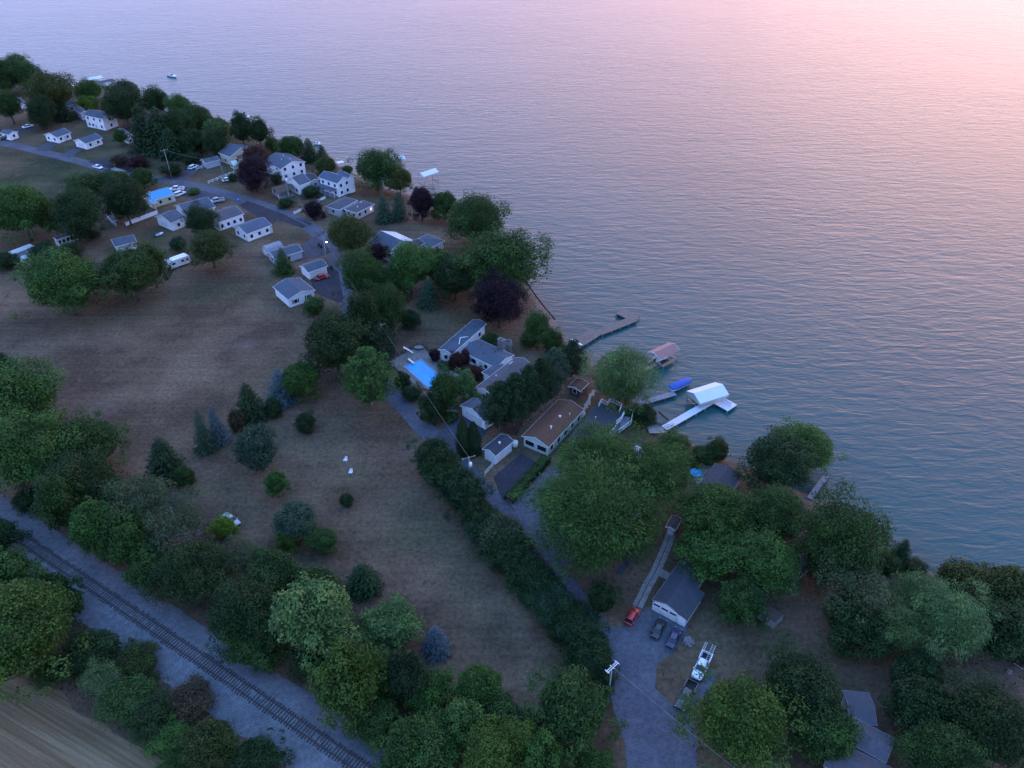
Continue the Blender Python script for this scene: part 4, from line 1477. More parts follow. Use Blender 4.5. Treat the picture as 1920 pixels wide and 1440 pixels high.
m.slab([pf.T(-pf.L / 2, 0, 3.3), pf.T(pf.L / 2, 0, 3.5), pf.T(pf.L / 2, pf.W / 2, 2.75), pf.T(-pf.L / 2, pf.W / 2, 2.55)], .12)
po = m.build('porch_roof', DKBROWN, r)
for sx, sy in ((-.46, -.44), (-.46, .44), (.1, .44), (.1, -.44)):
    MB().tube([pf.T(sx * pf.L, sy * pf.W, 0), pf.T(sx * pf.L, sy * pf.W, 2.5)], .09, 6).build('porch_post', TRIM, po)
MB().box(pf.T(0, 0, .25), (pf.L * .9, pf.W * .85, .5), pf.ang).build('porch_floor', GREYWOOD, r)
house('dark grey roofed cottage squeezed behind the small white porch house', q3(750, 560), q3(800, 610), q3(862, 590), 3.2, ridge='01', wall=GREYW, roof=DARKROOF, gw=1, sw=1)
r, F = house('big two storey white house with blue grey roof and a full front porch', q3(858, 578), q3(1015, 630), q3(1182, 604), 5.6, ridge='01', roof=SLATE, gw=2, sw=3, storeys=2, pitch=.48)
block(r, q3(1010, 548), q3(1100, 590), q3(1178, 580), 6.0, ridge='01', roof=SLATE, gw=0, sw=0, pitch=.6)
pf = rect3(q3(832, 642), q3(985, 690), q3(1022, 650), 2.9, '01')
m = MB(); m.slab([pf.T(-pf.L / 2, -pf.W / 2, 2.8), pf.T(pf.L / 2, -pf.W / 2, 2.8), pf.T(pf.L / 2, pf.W / 2, 3.7), pf.T(-pf.L / 2, pf.W / 2, 3.7)], .14)
po = m.build('porch_roof', SLATE, r)
for k in range(5):
    MB().tube([pf.T((k / 4 - .5) * pf.L * .94, -pf.W * .45, 0), pf.T((k / 4 - .5) * pf.L * .94, -pf.W * .45, 2.75)], .08, 6).build('porch_post', TRIM, po)
MB().box(pf.T(0, 0, .25), (pf.L * .96, pf.W * .92, .5), pf.ang).build('porch_floor', GREYWOOD, r)
r, F = house('low dark roofed house with two stepped wings below the porch house', q3(920, 815), q3(1028, 846), q3(1180, 765), 2.8, hip=True, pitch=.34, roof=MAUVE, wall=GREYW, gw=1, sw=2)
F = block(r, q3(1072, 838), q3(1172, 870), q3(1332, 800), 2.8, hip=True, pitch=.34, roof=MAUVE, wall=GREYW, gw=2, sw=3, lit=('+y', 2))
vent(F, 1, 0, h=.3); vent(F, -2, -1, h=.3)
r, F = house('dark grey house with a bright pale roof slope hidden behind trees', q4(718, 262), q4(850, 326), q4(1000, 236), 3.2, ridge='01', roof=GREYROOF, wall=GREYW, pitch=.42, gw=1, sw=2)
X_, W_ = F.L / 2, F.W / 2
MB().slab([F.T(-X_ + .05, .05, F.rz + .04), F.T(X_ - .05, .05, F.rz + .04), F.T(X_ - .05, W_ - .03, F.eave + .05), F.T(-X_ + .05, W_ - .03, F.eave + .05)], .03).build('roof_sheen_slope', WHITEMETAL, F.roof)  # far slope only: pale slab with the sky's grazing reflection put into its colour
block(r, q4(858, 325), q4(930, 350), q4(1040, 245), 3.6, roof=DARKROOF, wall=GREYW, pitch=.4, gw=1, sw=1)
block(r, q4(1010, 245), q4(1120, 290), q4(1230, 250), 3.0, hip=True, ridge='01', roof=GREYROOF, wall=GREYW, pitch=.25, gw=1, sw=2)
r, F = house('white cottage with two black shuttered windows facing the dry field', q4(108, 540), q4(205, 624), q4(385, 566), 3.0, ridge='01', gw=2, sw=0, shut=True, pitch=.27)
house('small white garage with one wide door behind the red car', q4(277, 407), q4(335, 450), q4(457, 402), 2.7, 'garage', 'garage', SHEDS, gdoor=('+y', 0, 5.0, 2.1, 0), gw=0, sw=0)
F0 = rect3(q3(392, 1138), q3(440, 1172), q3(548, 1115), 2.6)
r = thing('barn_shed', 'pale grey round topped shed on the grass by the street lamp drive', 'shed', F0.c, SHEDS)
pr = [(-.5, 0), (-.5, 1.9), (-.36, 2.6), (-.15, 3.0), (.15, 3.0), (.36, 2.6), (.5, 1.9), (.5, 0)]
m = MB(); X = F0.L / 2
m.add([F0.T(-X, y * F0.W, z - .02) for y, z in pr] + [F0.T(X, y * F0.W, z - .02) for y, z in pr], [list(range(8)), list(range(15, 7, -1))] + [(1, 0, 8, 9), (7, 6, 14, 15)])
m.build('wall', GREYW, r)
m = MB(); X += .15
q = pr[1:7]
m.add([F0.T(s * X, y * (F0.W + .1), z) for s in (-1, 1) for y, z in q], [((i + 1), i, i + 6, i + 7) for i in range(5)])
m.build('roof', LIGHTROOF, r)
face_box(F0, F0.L / 2, F0.W / 2, '-x', 0, .95, 1.4, 1.9, .05).build('door', WHITE2, r)
house('grey sided garage with pale grey roof by the loose green conifer', q3(437, 1190), q3(502, 1248), q3(712, 1162), 2.7, 'garage', 'garage', SHEDS, wall=GREYW, roof=GREYROOF, gw=1, sw=1, gdoor=('+x', 0, 2.6, 2.1, 0))
r, F = house('cream house with a bright blue metal roof', q2(525, 787), q2(622, 842), q2(802, 786), 2.9, roof=BLUEMETAL, wall=YELLOW, gw=0, sw=2, door=('+y', 3.4))
block(r, q2(524, 828), q2(608, 872), q2(640, 860), 2.4, roof=BLUEMETAL, wall=YELLOW, gw=0, sw=0, gdoor=('-x', 0, 2.4, 1.9, 0), pitch=.3)
vent(F, -3.2, .2, h=.3)
r, F = house('low white ranch with a blue grey roof beside the paved forecourt', q2(1328, 1083), q2(1451, 1148), q2(1675, 1062), 3.0, roof=SLATE, gw=2, sw=3, door=('+y', 4.6))
r, F = house('very long white house with joined grey and brownish roofs behind the round tree', q2(625, 988), q2(768, 1048), q2(890, 990), 3.2, gw=1, sw=1, gdoor=('-x', .6, 3.4, 2.1, 0))
block(r, q2(800, 890), q2(905, 975), q2(1150, 885), 3.0, gw=0, sw=2)
block(r, q2(1068, 975), q2(1190, 1045), q2(1395, 945), 3.3, gw=1, sw=4, roof=MAUVE, pitch=.33)
house('narrow blue and white trailer shed with small windows beside the red bush', ql(298, 376), ql(318, 388), ql(437, 352), 2.7, 'trailer_shed', 'shed', SHEDS, wall=WHITE2, roof=GREYROOF, pitch=.2, gw=0, sw=5, oh=.12)
house('mossy grey shed half covered by leaves above the field trees', ql(622, 388), ql(645, 428), ql(760, 385), 2.5, 'shed', 'shed', SHEDS, gw=0, sw=0, wall=WHITE2)
house('small slate blue roof lying under the round dark tree', q2(175, 962), q2(245, 1032), q2(292, 1030), 2.2, 'shed', 'shed', SHEDS, ridge='01', roof=SLATE, wall=GREYW, gw=0, sw=0, pitch=.3)
house('long white roofed carport at the left edge of the dry field', ql(45, 458), ql(70, 470), ql(172, 416), 2.4, 'carport', 'carport', SHEDS, roof=WHITEMETAL, wall=GREYW, gw=0, sw=0, pitch=.1)
house('short white trailer below the long white carport', ql(95, 490), ql(118, 502), ql(168, 476), 2.4, 'trailer', 'trailer', SHEDS, roof=WHITEMETAL, wall=WHITE2, gw=0, sw=1, pitch=.06, oh=.05)
house('small pale grey shed at the end of the station wagon drive', q1(1500, 960), q1(1540, 985), q1(1632, 945), 2.5, 'shed', 'shed', SHEDS, wall=GREYW, gw=0, sw=0, pitch=.4)
house('tiny pale yellow playhouse beside the roadside plum tree', q3(128, 455), q3(165, 480), q3(208, 470), 2.0, 'playhouse', 'playhouse', SHEDS, wall=M('pale_yellow_boards', (.6, .62, .4)), roof=MINT, gw=1, sw=0, pitch=.5, oh=.15, wz=1.1)
house('white shed behind leaves at the right edge', r4(1712, 1022), r4(1760, 1052), r4(1790, 1030), 2.3, 'shed', 'shed', SHEDS, wall=WHITE2, roof=LIGHTROOF, gw=0, sw=0)

# --- the mansion by the pool
mr = thing('mansion', 'rambling white mansion with grey roof wings around a courtyard by the pool', 'house', P(915, 700), HOUSES)
F1 = block(mr, q5(487, 458), q5(612, 500), q5(985, 246), 3.3, pitch=.34, gw=1, sw=3)
F2 = block(mr, q5(690, 472), q5(1010, 622), q5(1150, 498), 3.0, ridge='01', pitch=.25, gw=0, sw=5, door=('-y', .5))
F3 = block(mr, q5(820, 800), q5(975, 872), q5(1310, 582), 3.5, pitch=.36, gw=1, sw=3, roof=MAUVE)
F4 = block(mr, q5(683, 963), q5(908, 1104), q5(985, 1000), 3.0, pitch=.34, gw=0, sw=1, gdoor=('-x', 0, 5.4, 2.3, 0))
block(mr, q5(878, 662), q5(960, 705), q5(1075, 590), 3.0, pitch=.3, gw=0, sw=1, hip=True)
for F, pts in ((F1, ((-3, 1.2), (2, .6), (5, -.6))), (F2, ((-3, 1), (2, 1), (0, -1.5))), (F3, ((-2, 1), (-5, .5), (3, .2), (5, 1.0)))):
    for a in pts:
        vent(F, *a, h=.25, r=.1, mat=TRIM if random.random() < .4 else DARKWOOD)
# pale metal valley flashing where the roofs meet


def roof_z(F, p):
    y = abs((p - F.c).dot(F.ey))
    x = abs((p - F.c).dot(F.ex))
    if y > F.W / 2 or x > F.L / 2:
        return -1
    return F.rz - y * (F.rz - F.eave) / (F.W / 2)


def valley(FA, FB, sgn):
    """flashing where the roof of wing B runs into the slope of wing A at B's sgn end"""
    def hit(y, z):
        for k in range(400):
            x = sgn * (FB.L / 2 - FB.L * .55 + k * FB.L * .003)
            p = FB.T(x, y, z)
            if roof_z(FA, p) > z:
                return p + Vector((0, 0, .06))
    v0 = hit(0, FB.rz)
    for sy in (-1, 1):
        v1 = hit(sy * FB.W / 2, FB.eave + .02)
        if v0 and v1:
            MB().tube([v0, v1], .13, 5).build('valley_flashing', TRIM, FB.roof)


ends = sorted((-1, 1), key=lambda k: (F2.T(k * F2.L / 2, 0, 0) - F1.c).length)
valley(F1, F2, ends[0]); valley(F3, F2, ends[1])
c = P(*q5(1058, 470), 2)
MB().box((c.x, c.y, 2.8), (1.9, 1.3, 5.6), F2.ang).box((c.x, c.y, 5.66), (2.05, 1.45, .14), F2.ang).box((c.x, c.y, 5.9), (.6, .6, .4), F2.ang).build('chimney', STONE, mr)
w_ = P(*q5(1118, 470))
r = thing('stone_well', 'round field stone tower stub beside the mansion chimney', 'stone well', w_)
m = MB(); R = 1.1
rings = [[Vector((w_.x + math.cos(k * .524) * R * s, w_.y + math.sin(k * .524) * R * s, z)) for k in range(12)] for s, z in ((1.1, 0), (1.0, 1.6), (.95, 3.2), (.62, 3.2), (.62, 2.4))]
m.loft(rings, True, False); m.build('wall', STONE, r)
MB().prism([(w_.x + math.cos(k * .524) * .64, w_.y + math.sin(k * .524) * .64) for k in range(12)], 2.38, 2.44).build('well_floor', DARKWOOD, r)

# --- lower cottages and garages
r, F = house('long cottage with a brown shingle roof and screened gable porch', q5(1240, 1236), q5(1482, 1338), q5(1778, 990), 3.0, roof=BROWNROOF, wall=MINT, pitch=.36, gw=2, sw=5, door=('-x', 0), trim=WHITE2, gww=2.3)
vent(F, -3.2, -1.2, h=.7, r=.16); vent(F, 1.5, -.8, h=.25, r=.22); vent(F, 4, -2, h=.3, r=.1)
r, F = house('small white garage with a charcoal roof beside the columnar cedars', q5(885, 1352), q5(1004, 1416), q5(1160, 1275), 3.0, 'garage', 'garage', SHEDS, roof=DARKROOF, wall=WHITE, pitch=.4, gw=0, sw=0, door=('-y', -1))
vent(F, 0, -.4, h=.3, r=.2)
house('small dark brown roofed hut under the pines at the lake end', w4(438, 770), w4(535, 808), w4(605, 745), 2.4, 'hut', 'hut', SHEDS, roof=DKBROWN, wall=DARKWOOD, gw=1, sw=1, pitch=.3)
r, F = house('flat dark roofed house with white railings facing the lake', (1066, 822), (1120, 842), qr(1300, 205), 3.4, flat=True, roof=DARKROOF, wall=GREYW, gw=0, sw=3, oh=.2)
vent(F, 1, 1, h=.4, r=.08)


def railing(root, pts, z0, h=1.0, mat=TRIM, name='railing'):
    m = MB()
    for a, b in zip(pts, pts[1:]):
        L = (b - a).length; n = max(1, round(L / .35)); ang = math.atan2((b - a).y, (b - a).x); c = (a + b) / 2
        m.box((c.x, c.y, z0 + h), (L + .08, .1, .08), ang); m.box((c.x, c.y, z0 + .12), (L, .06, .06), ang)
        for k in range(n + 1):
            p = a.lerp(b, k / n)
            m.box((p.x, p.y, z0 + h / 2), (.1 if k in (0, n) else .045,) * 2 + (h,), ang)
    return m.build(name, mat, root)


z = 3.5
railing(r, [P(*qr(1130, 170), z), P(*qr(1150, 135), z), P(*qr(1195, 160), z), P(*qr(1215, 130), z), P(*qr(1302, 172), z), P(*qr(1285, 215), z)], 3.5)
railing(r, [P(*qr(1262, 300), z), P(*qr(1300, 270), z), P(*qr(1318, 230), z)], 3.5)
MB().slab([P(*qr(1275, 345), 2.0), P(*qr(1330, 330), 2.0), P(*qr(1385, 225), 2.0), P(*qr(1320, 222), 2.0)], .2).build('balcony', GREYWOOD, r)
railing(r, [P(*qr(1280, 368), 2.0), P(*qr(1372, 300), 2.0), P(*qr(1385, 225), 2.0), P(*qr(1335, 205), 2.0)], 2.0, 1.1)
house('pale canopy roof showing through the feathery trees', qr(1385, 475), qr(1455, 560), qr(1500, 545), 2.6, 'canopy', 'canopy', SHEDS, ridge='01', roof=WHITEMETAL, wall=WHITE2, gw=0, sw=0, pitch=.12)
r, F = house('charcoal roofed house under the broad tree by the blue kiddie pool', (1290, 934), (1341, 868), (1396, 884), 3.4, ridge='01', roof=DARKROOF, wall=GREYW, gw=1, sw=2, pitch=.22, trim=WOOD)
house('small roofed hut with a dark doorway at the top of the plank walk', g3(504, 82), g3(560, 104), g3(600, 40), 2.2, 'hut', 'hut', SHEDS, roof=MAUVE, wall=GREYW, gw=0, sw=0, door=('-x', 0))
r, F = house('white double garage with a dark roof behind the black car', g3(430, 493), g3(582, 574), g3(745, 310), 3.1, 'garage', 'garage', SHEDS, roof=DARKROOF, wall=WHITE, pitch=.32, gw=0, sw=0, gdoor=('-x', .2, 4.9, 2.3, 3), trim=GREYWOOD)
sl_ = .32
x0, x1, y0 = -F.L / 2, F.L * .06, -F.W / 2
dx = 1.7
MB().slab([F.T(x0 - .06, y0 + .9, F.eave + sl_ * .9 + .05), F.T(x0 - .06, y0 - dx, F.eave - sl_ * dx + .05), F.T(x1, y0 - dx, F.eave - sl_ * dx + .05), F.T(x1, y0 + .9, F.eave + sl_ * .9 + .05)], .15).build('lean_to_roof', DARKROOF, r)
MB().box(F.T((x0 + x1) / 2, y0 - dx / 2 + .35, 1.15), (x1 - x0 - .6, dx - .2, 2.3), F.ang).build('lean_to_wall', WHITE, r)
r, F = house('big mottled grey roof at the bottom edge of the photo', r5(935, 1075), r5(1190, 1215), r5(1215, 1075), 3.3, ridge='01', roof=MAUVE, wall=GREYW, gw=1, sw=2, pitch=.4, trim=GREYWOOD)
block(r, r5(1000, 1000), r5(960, 830), r5(1120, 930), 3.0, roof=MAUVE, wall=GREYW, gw=1, sw=1, pitch=.3, trim=GREYWOOD)
block(r, r5(860, 1230), r5(1185, 1395), r5(1195, 1228), 3.1, ridge='01', roof=MAUVE, wall=GREYW, gw=1, sw=1, pitch=.36, trim=GREYWOOD)
house('dark blue grey roof showing between the trees near the round shoreline tree', r4(610, 830), r4(700, 905), r4(752, 800), 3.2, roof=GREYROOF, wall=GREYW, gw=0, sw=1, pitch=.2)
F0 = rect3(r4(470, 1075), r4(597, 1168), r4(630, 1112), .9, '01')
r = thing('block_shed', 'low grey block shed with a brown top standing in the bare yard', 'shed', F0.c, SHEDS)
MB().box(F0.T(0, 0, .75), (F0.L, F0.W, 1.5), F0.ang).build('wall', CONCRETE, r)
MB().box(F0.T(.2, 0, 1.58), (F0.L * .9, F0.W * .9, .16), F0.ang).build('roof', DKBROWN, r)
# travel trailer
F0 = rect3(ql(925, 500), ql(948, 516), ql(1064, 470), 3.0)
r = thing('camper_trailer', 'white camper trailer with dark windows parked at the field edge', 'camper')
put(r, F0.c)
L, W = F0.L, F0.W
m = MB()
pr = [(-L / 2, .6), (-L / 2 + .25, .5), (L / 2 - .5, .5), (L / 2, .9), (L / 2 - .1, 2.4), (L / 2 - .7, 3.0), (-L / 2 + .2, 3.0), (-L / 2, 2.8)]
m.add([F0.T(x, -W / 2, z) for x, z in pr] + [F0.T(x, W / 2, z) for x, z in pr], [list(range(8)), list(range(15, 7, -1))] + [((i + 1) % 8, i, i + 8, (i + 1) % 8 + 8) for i in range(8)])
b_ = m.build('body', WHITE, r)
for x, s, wd in ((-.3, 1.9, 1.1), (.12, 1.9, .9), (.33, 1.9, .6)):
    face_box(F0, L / 2, W / 2, '-y', x * L, s, wd, .65, .04).build('window', GLASSM, r)
    face_box(F0, L / 2, W / 2, '+y', x * L, s, wd, .65, .04).build('window', GLASSM, r)
face_box(F0, L / 2, W / 2, '-y', .22 * L, 1.45, .7, 1.8, .05).build('door', WHITE2, r)
for sy in (-1, 1):
    for dx in (-.45, .45):
        c = F0.T(dx, sy * (W / 2 - .15), .36)
        MB().tube([c - F0.ey * .12, c + F0.ey * .12], .36, 12).build('wheel', TYRE, r)
MB().box(F0.T(L / 2 + .6, 0, .5), (1.4, .12, .1), F0.ang).build('tow_bar', STEEL, r)


# ------------------------------------------------------------------ vehicles
def ring(x, hw, z0, z1, top=.86):
    """rounded cross-section of a car body"""
    h = z1 - z0
    pts = [(-hw * .9, z0), (-hw, z0 + h * .2), (-hw, z0 + h * .62), (-hw * .96, z0 + h * .86), (-hw * top, z1), (hw * top, z1), (hw * .96, z0 + h * .86), (hw, z0 + h * .62), (hw, z0 + h * .2), (hw * .9, z0)]
    return [Vector((x, y, z)) for y, z in pts]


def wheel(root, x, y, r=.34):
    s = 1 if y > 0 else -1
    w = MB().tube([(x, y - .11, r), (x, y + .11, r)], r, 16).build('wheel', TYRE, root)
    MB().tube([(x, y + s * .1, r), (x, y + s * .125, r)], r * .6, 12).build('rim', STEEL, w)


def car(label, a, b, pm, style='sedan', name='parked_car', cat='car', group='parked cars', L=None, z0=0.08):
    dims = {'sedan': (4.7, 1.82, 1.45), 'hatch': (4.2, 1.78, 1.5), 'suv': (4.7, 1.9, 1.75), 'wagon': (4.8, 1.82, 1.5), 'pickup': (5.7, 1.98, 1.85)}[style]
    L, W, H = L or dims[0], dims[1], dims[2]
    root = thing(name, label, cat, (0, 0, 0), group)
    hw, X = W / 2, L / 2
    bz, sh = .28, {'sedan': .88, 'hatch': .92, 'suv': 1.05, 'wagon': .9, 'pickup': 1.12}[style]
    bed = style == 'pickup'
    st = [(-X, hw * .8, bz + .22, sh - .2), (-X + .12, hw * .94, bz + .05, sh - .04), (-X + .6, hw, bz, sh), (0, hw, bz, sh), (X - 1.3, hw, bz, sh - .02), (X - .5, hw * .97, bz, sh - .12), (X - .12, hw * .88, bz + .06, sh - .22), (X, hw * .72, bz + .18, sh - .36)]
    if bed:
        st = [(-X + 1.95, hw, bz + .1, sh)] + [(0.3, hw, bz + .1, sh)] + st[4:]
    MB().loft([ring(*s) for s in st]).build('body', pm, root)
    g0, g1, g2, g3_ = {'sedan': (-X + .75, -X + 1.5, .35, 1.25), 'hatch': (-X + .2, -X + .65, .3, 1.15), 'suv': (-X + .12, -X + .45, .55, 1.2), 'wagon': (-X + .15, -X + .6, .45, 1.2), 'pickup': (-X + 2.0, -X + 2.2, .75, 1.5)}[style]
    m = MB()
    q = hw * .9
    lo, hi = sh - .03, H - .05
    vs = [(g0, -q, lo), (g3_, -q * .96, lo - .06), (g3_, q * .96, lo - .06), (g0, q, lo), (g1, -q * .8, hi), (g2, -q * .78, hi), (g2, q * .78, hi), (g1, q * .8, hi)]
    m.add(vs, [(0, 1, 5, 4), (1, 2, 6, 5), (2, 3, 7, 6), (3, 0, 4, 7), (4, 5, 6, 7)])
    m.build('windows', GLASSM, root)
    m = MB()
    t = q * .83
    m.loft([[Vector((x, -t * k, z)) for z in ()] or [Vector((x, -t * k, hi - .01)), Vector((x, -t * k * .7, hi + .06)), Vector((x, t * k * .7, hi + .06)), Vector((x, t * k, hi - .01))] for x, k in ((g1 - .05, .9), (g1 + .15, 1), (g2 - .15, 1), (g2 + .08, .92))])
    for sy in (-1, 1):
        for xa, xb in ((g0, g1), (g3_, g2), ((g0 + g3_) / 2, (g1 + g2) / 2)):
            m.tube([(xa, sy * q * (.97 if xa == g3_ else 1.0), lo - .03), (xb, sy * q * .8, hi + .01)], .045, 5)
    m.build('roof', pm, root)
    if bed:
        x0, x1 = -X, -X + 1.98
        m = MB()
        m.box(((x0 + x1) / 2, hw - .08, sh / 2 + .27), (x1 - x0, .16, sh - .38)).box(((x0 + x1) / 2, -hw + .08, sh / 2 + .27), (x1 - x0, .16, sh - .38))
        m.box((x0 + .04, 0, sh / 2 + .27), (.08, W - .34, sh - .38)).box(((x0 + x1) / 2, 0, .58), (x1 - x0 - .1, W - .34, .1))
        m.build('bed', pm, root)
        MB().box(((x0 + x1) / 2, 0, .65), (x1 - x0 - .2, W - .36, .03)).build('bed_liner', TYRE, root)
    for x in (-X + (.95 if not bed else 1.1), X - .9):
        for y in (-hw + .1, hw - .1):
            wheel(root, x, y, .34 if not bed else .4)
    for y in (-1, 1):
        MB().box((X - .1, y * hw * .66, sh - .34), (.16, .3, .13)).build('headlight', HEADL, root)
        MB().box((-X + .02, y * hw * .72, sh - .22), (.1, .26, .14)).build('taillight', TAILL, root)
        MB().box((g3_ - .12, y * (hw + .07), sh + .02), (.12, .18, .13)).build('mirror', pm, root)
    MB().box((X - .04, 0, bz + .16), (.12, W * .7, .14)).build('bumper', TYRE, root)
    pa, pb = P(*a, .7), P(*b, .7)
    c = (pa + pb) / 2; c.z = z0
    put(root, c, math.atan2((pb - pa).y, (pb - pa).x))
    return root


REDP, BLACKP, NAVYP = paint('red', (.4, .015, .015)), paint('black', (.012, .012, .015)), paint('navy', (.02, .024, .07))
WHITEP, GREYP, SILVERP = paint('white', (.78, .79, .8)), paint('grey', (.05, .05, .055)), paint('silver', (.4, .41, .43))
car('red hatchback at the lower end of the plank walk', g3(288, 632), g3(345, 540), REDP, 'hatch')
car('black sedan left in front of the white double garage', g3(440, 700), g3(488, 608), BLACKP, 'sedan')
car('dark blue sedan right in front of the white double garage', g3(523, 760), g3(578, 652), NAVYP, 'sedan')
wp = car('white pickup with ladders on its rack beside the huge yellow green tree', g3(742, 790), g3(672, 945), WHITEP, 'pickup', cat='pickup')
car('dark grey pickup nose to the road in front of the white pickup', g3(648, 978), g3(590, 1088), GREYP, 'pickup', cat='pickup')
car('white sedan parked on the paved drive at the crop field corner', q1(698, 1000), q1(770, 1022), WHITEP, 'sedan')
car('white station wagon below the small pale grey shed', q1(1410, 1028), q1(1488, 992), WHITEP, 'wagon')
car('white pickup parked farther from the camera beside the blue roof', q2(868, 738), q2(772, 742), WHITEP, 'pickup', cat='pickup')
car('white sport utility car parked nearer beside the blue roof', q2(802, 802), q2(895, 766), WHITEP, 'suv')
car('silver pickup beside the long grey roofs and forecourt', q2(1222, 838), q2(1138, 854), SILVERP, 'pickup', cat='pickup')
car('red sedan in front of the small white garage', q4(380, 488), q4(464, 464), REDP, 'sedan')
car('white car far up the shore by the dark trees', q1(182, 712), q1(234, 700), WHITEP, 'sedan')
car('dark car behind the tiny shed at the left edge', q1(0, 800), q1(45, 790), BLACKP, 'sedan')
car('grey car half hidden by the lime green shrub', r1(1190, 104), r1(1250, 145), SILVERP, 'sedan')
car('small white car behind the white rail fence by the roadside plum', q2(1250, 662), q2(1308, 648), WHITEP, 'hatch')

# ladder rack of the white pickup, and the ladders lying on it
m = MB()
for x in (-2.6, -.95):
    for y in (-.88, .88):
        m.tube([(x, y, 1.0), (x, y, 2.05)], .035, 6)
    m.tube([(x, -.95, 2.05), (x, .95, 2.05)], .035, 6)
rk = m.build('ladder_rack', TRIM, wp)


def ladder(label, y, w, L, x0):
    r_ = thing('ladder', label, 'ladder', (0, 0, 0), 'ladders on the pickup rack')
    for s in (-1, 1):
        MB().box((x0, y + s * w / 2, 2.14), (L, .05, .1)).build('side_rail', ALU, r_)
    n = int(L / .42)
    for k in range(n):
        MB().tube([(x0 - L / 2 + (k + .5) * L / n, y - w / 2, 2.14), (x0 - L / 2 + (k + .5) * L / n, y + w / 2, 2.14)], .025, 5).build('rung', ALU, r_)
    put(r_, wp.location, wp.rotation_euler.z)


ladder('wide aluminium ladder on the left side of the white pickup rack', .62, .55, 4.2, -1.9)
ladder('narrow aluminium ladder on the right side of the white pickup rack', -.72, .32, 3.2, -2.2)


# ------------------------------------------------------------------ docks, hoists and boats
WATER = -2.0
DECK = -1.15


def dock(label, rects, mat, name='dock', group='docks on the lake', z=DECK, posts=True, ramp=None):
    fr = [rect3(a, b, c, z) for a, b, c in rects]
    r_ = thing(name, label, 'dock', fr[0].c + Vector((0, 0, WATER)), group)
    for i, F in enumerate(fr):
        m = MB()
        n = max(2, int(F.L / .45))
        for k in range(n):
            x = (k + .5) * F.L / n - F.L / 2
            m.box(F.T(x, 0, z - .03 + random.uniform(-.008, .008) + i * .012), (F.L / n - .03, F.W, .06), F.ang)
        m.build('deck', mat, r_)
        m = MB()
        for s in (-1, 1):
            m.box(F.T(0, s * (F.W / 2 - .1), z - .17), (F.L - .02, .08, .2), F.ang)
        m.build('stringer', mat if mat is not ALU else STEEL, r_)
        if posts:
            n = max(1, int(F.L / 3.2))
            for k in range(n + 1):
                for s in (-1, 1):
                    p = F.T((k / n - .5) * (F.L - .3), s * (F.W / 2 + .06), 0)
                    MB().tube([(p.x, p.y, -3.4), (p.x, p.y, z + .12)], .07, 6).build('post', GREYWOOD if mat is not ALU else STEEL, r_)
    return r_


d_ = dock('long weathered brown dock with a square platform at its end', [(w4(440, 425), w4(530, 470), w4(722, 365)), (w4(655, 330), w4(706, 366), w4(945, 232)), (w4(1003, 226), w4(940, 262), w4(830, 188))], WOOD)
F0 = rect3(w4(455, 406), w4(470, 398), w4(540, 455), DECK + .05)
MB().box(F0.T(0, 0, DECK + .07), (F0.L, F0.W, .06), F0.ang).build('threshold_board', TRIM, d_)
d_ = dock('long white dock with an L shaped end', [(w4(1165, 1082), w4(1212, 1114), w4(1660, 860)), (w4(1690, 964), w4(1762, 914), w4(1648, 838))], ALU)
m = MB()
F0 = rect3(w4(1632, 890), w4(1645, 882), w4(1692, 940), DECK, '12')
m.box(F0.T(0, 0, DECK + .45), (F0.L, .5, .06), F0.ang).box(F0.T(0, .22, DECK + .75), (F0.L, .06, .4), F0.ang)
for s in (-.45, .45):
    m.box(F0.T(s * F0.L, 0, DECK + .22), (.08, .45, .44), F0.ang)
m.build('bench', ALU, d_)
dock('plain grey dock leading to the blue covered boat', [(w4(975, 890), w4(1003, 920), w4(1242, 788))], GREYWOOD)
dock('short stubby grey pier below the tall dark shoreline tree', [(r4(770, 486), r4(800, 500), r4(912, 386))], GREYWOOD, 'pier')
dock('far dark dock beside the light green tree up the shore', [(q1(262, 322), q1(275, 334), q1(366, 314))], GREYWOOD)
dock('farthest pale dock behind the light green tree', [(q1(218, 250), q1(230, 256), q1(294, 240))], GREYWOOD)
dock('timber dock around the red roofed boat hoist', [(w4(1012, 640), w4(1035, 655), w4(1120, 592)), (w4(1040, 580), w4(1058, 592), w4(1120, 545)), (w4(1160, 606), w4(1180, 618), w4(1262, 556)), (w4(1088, 560), w4(1150, 600), w4(1165, 588))], NEWWOOD)


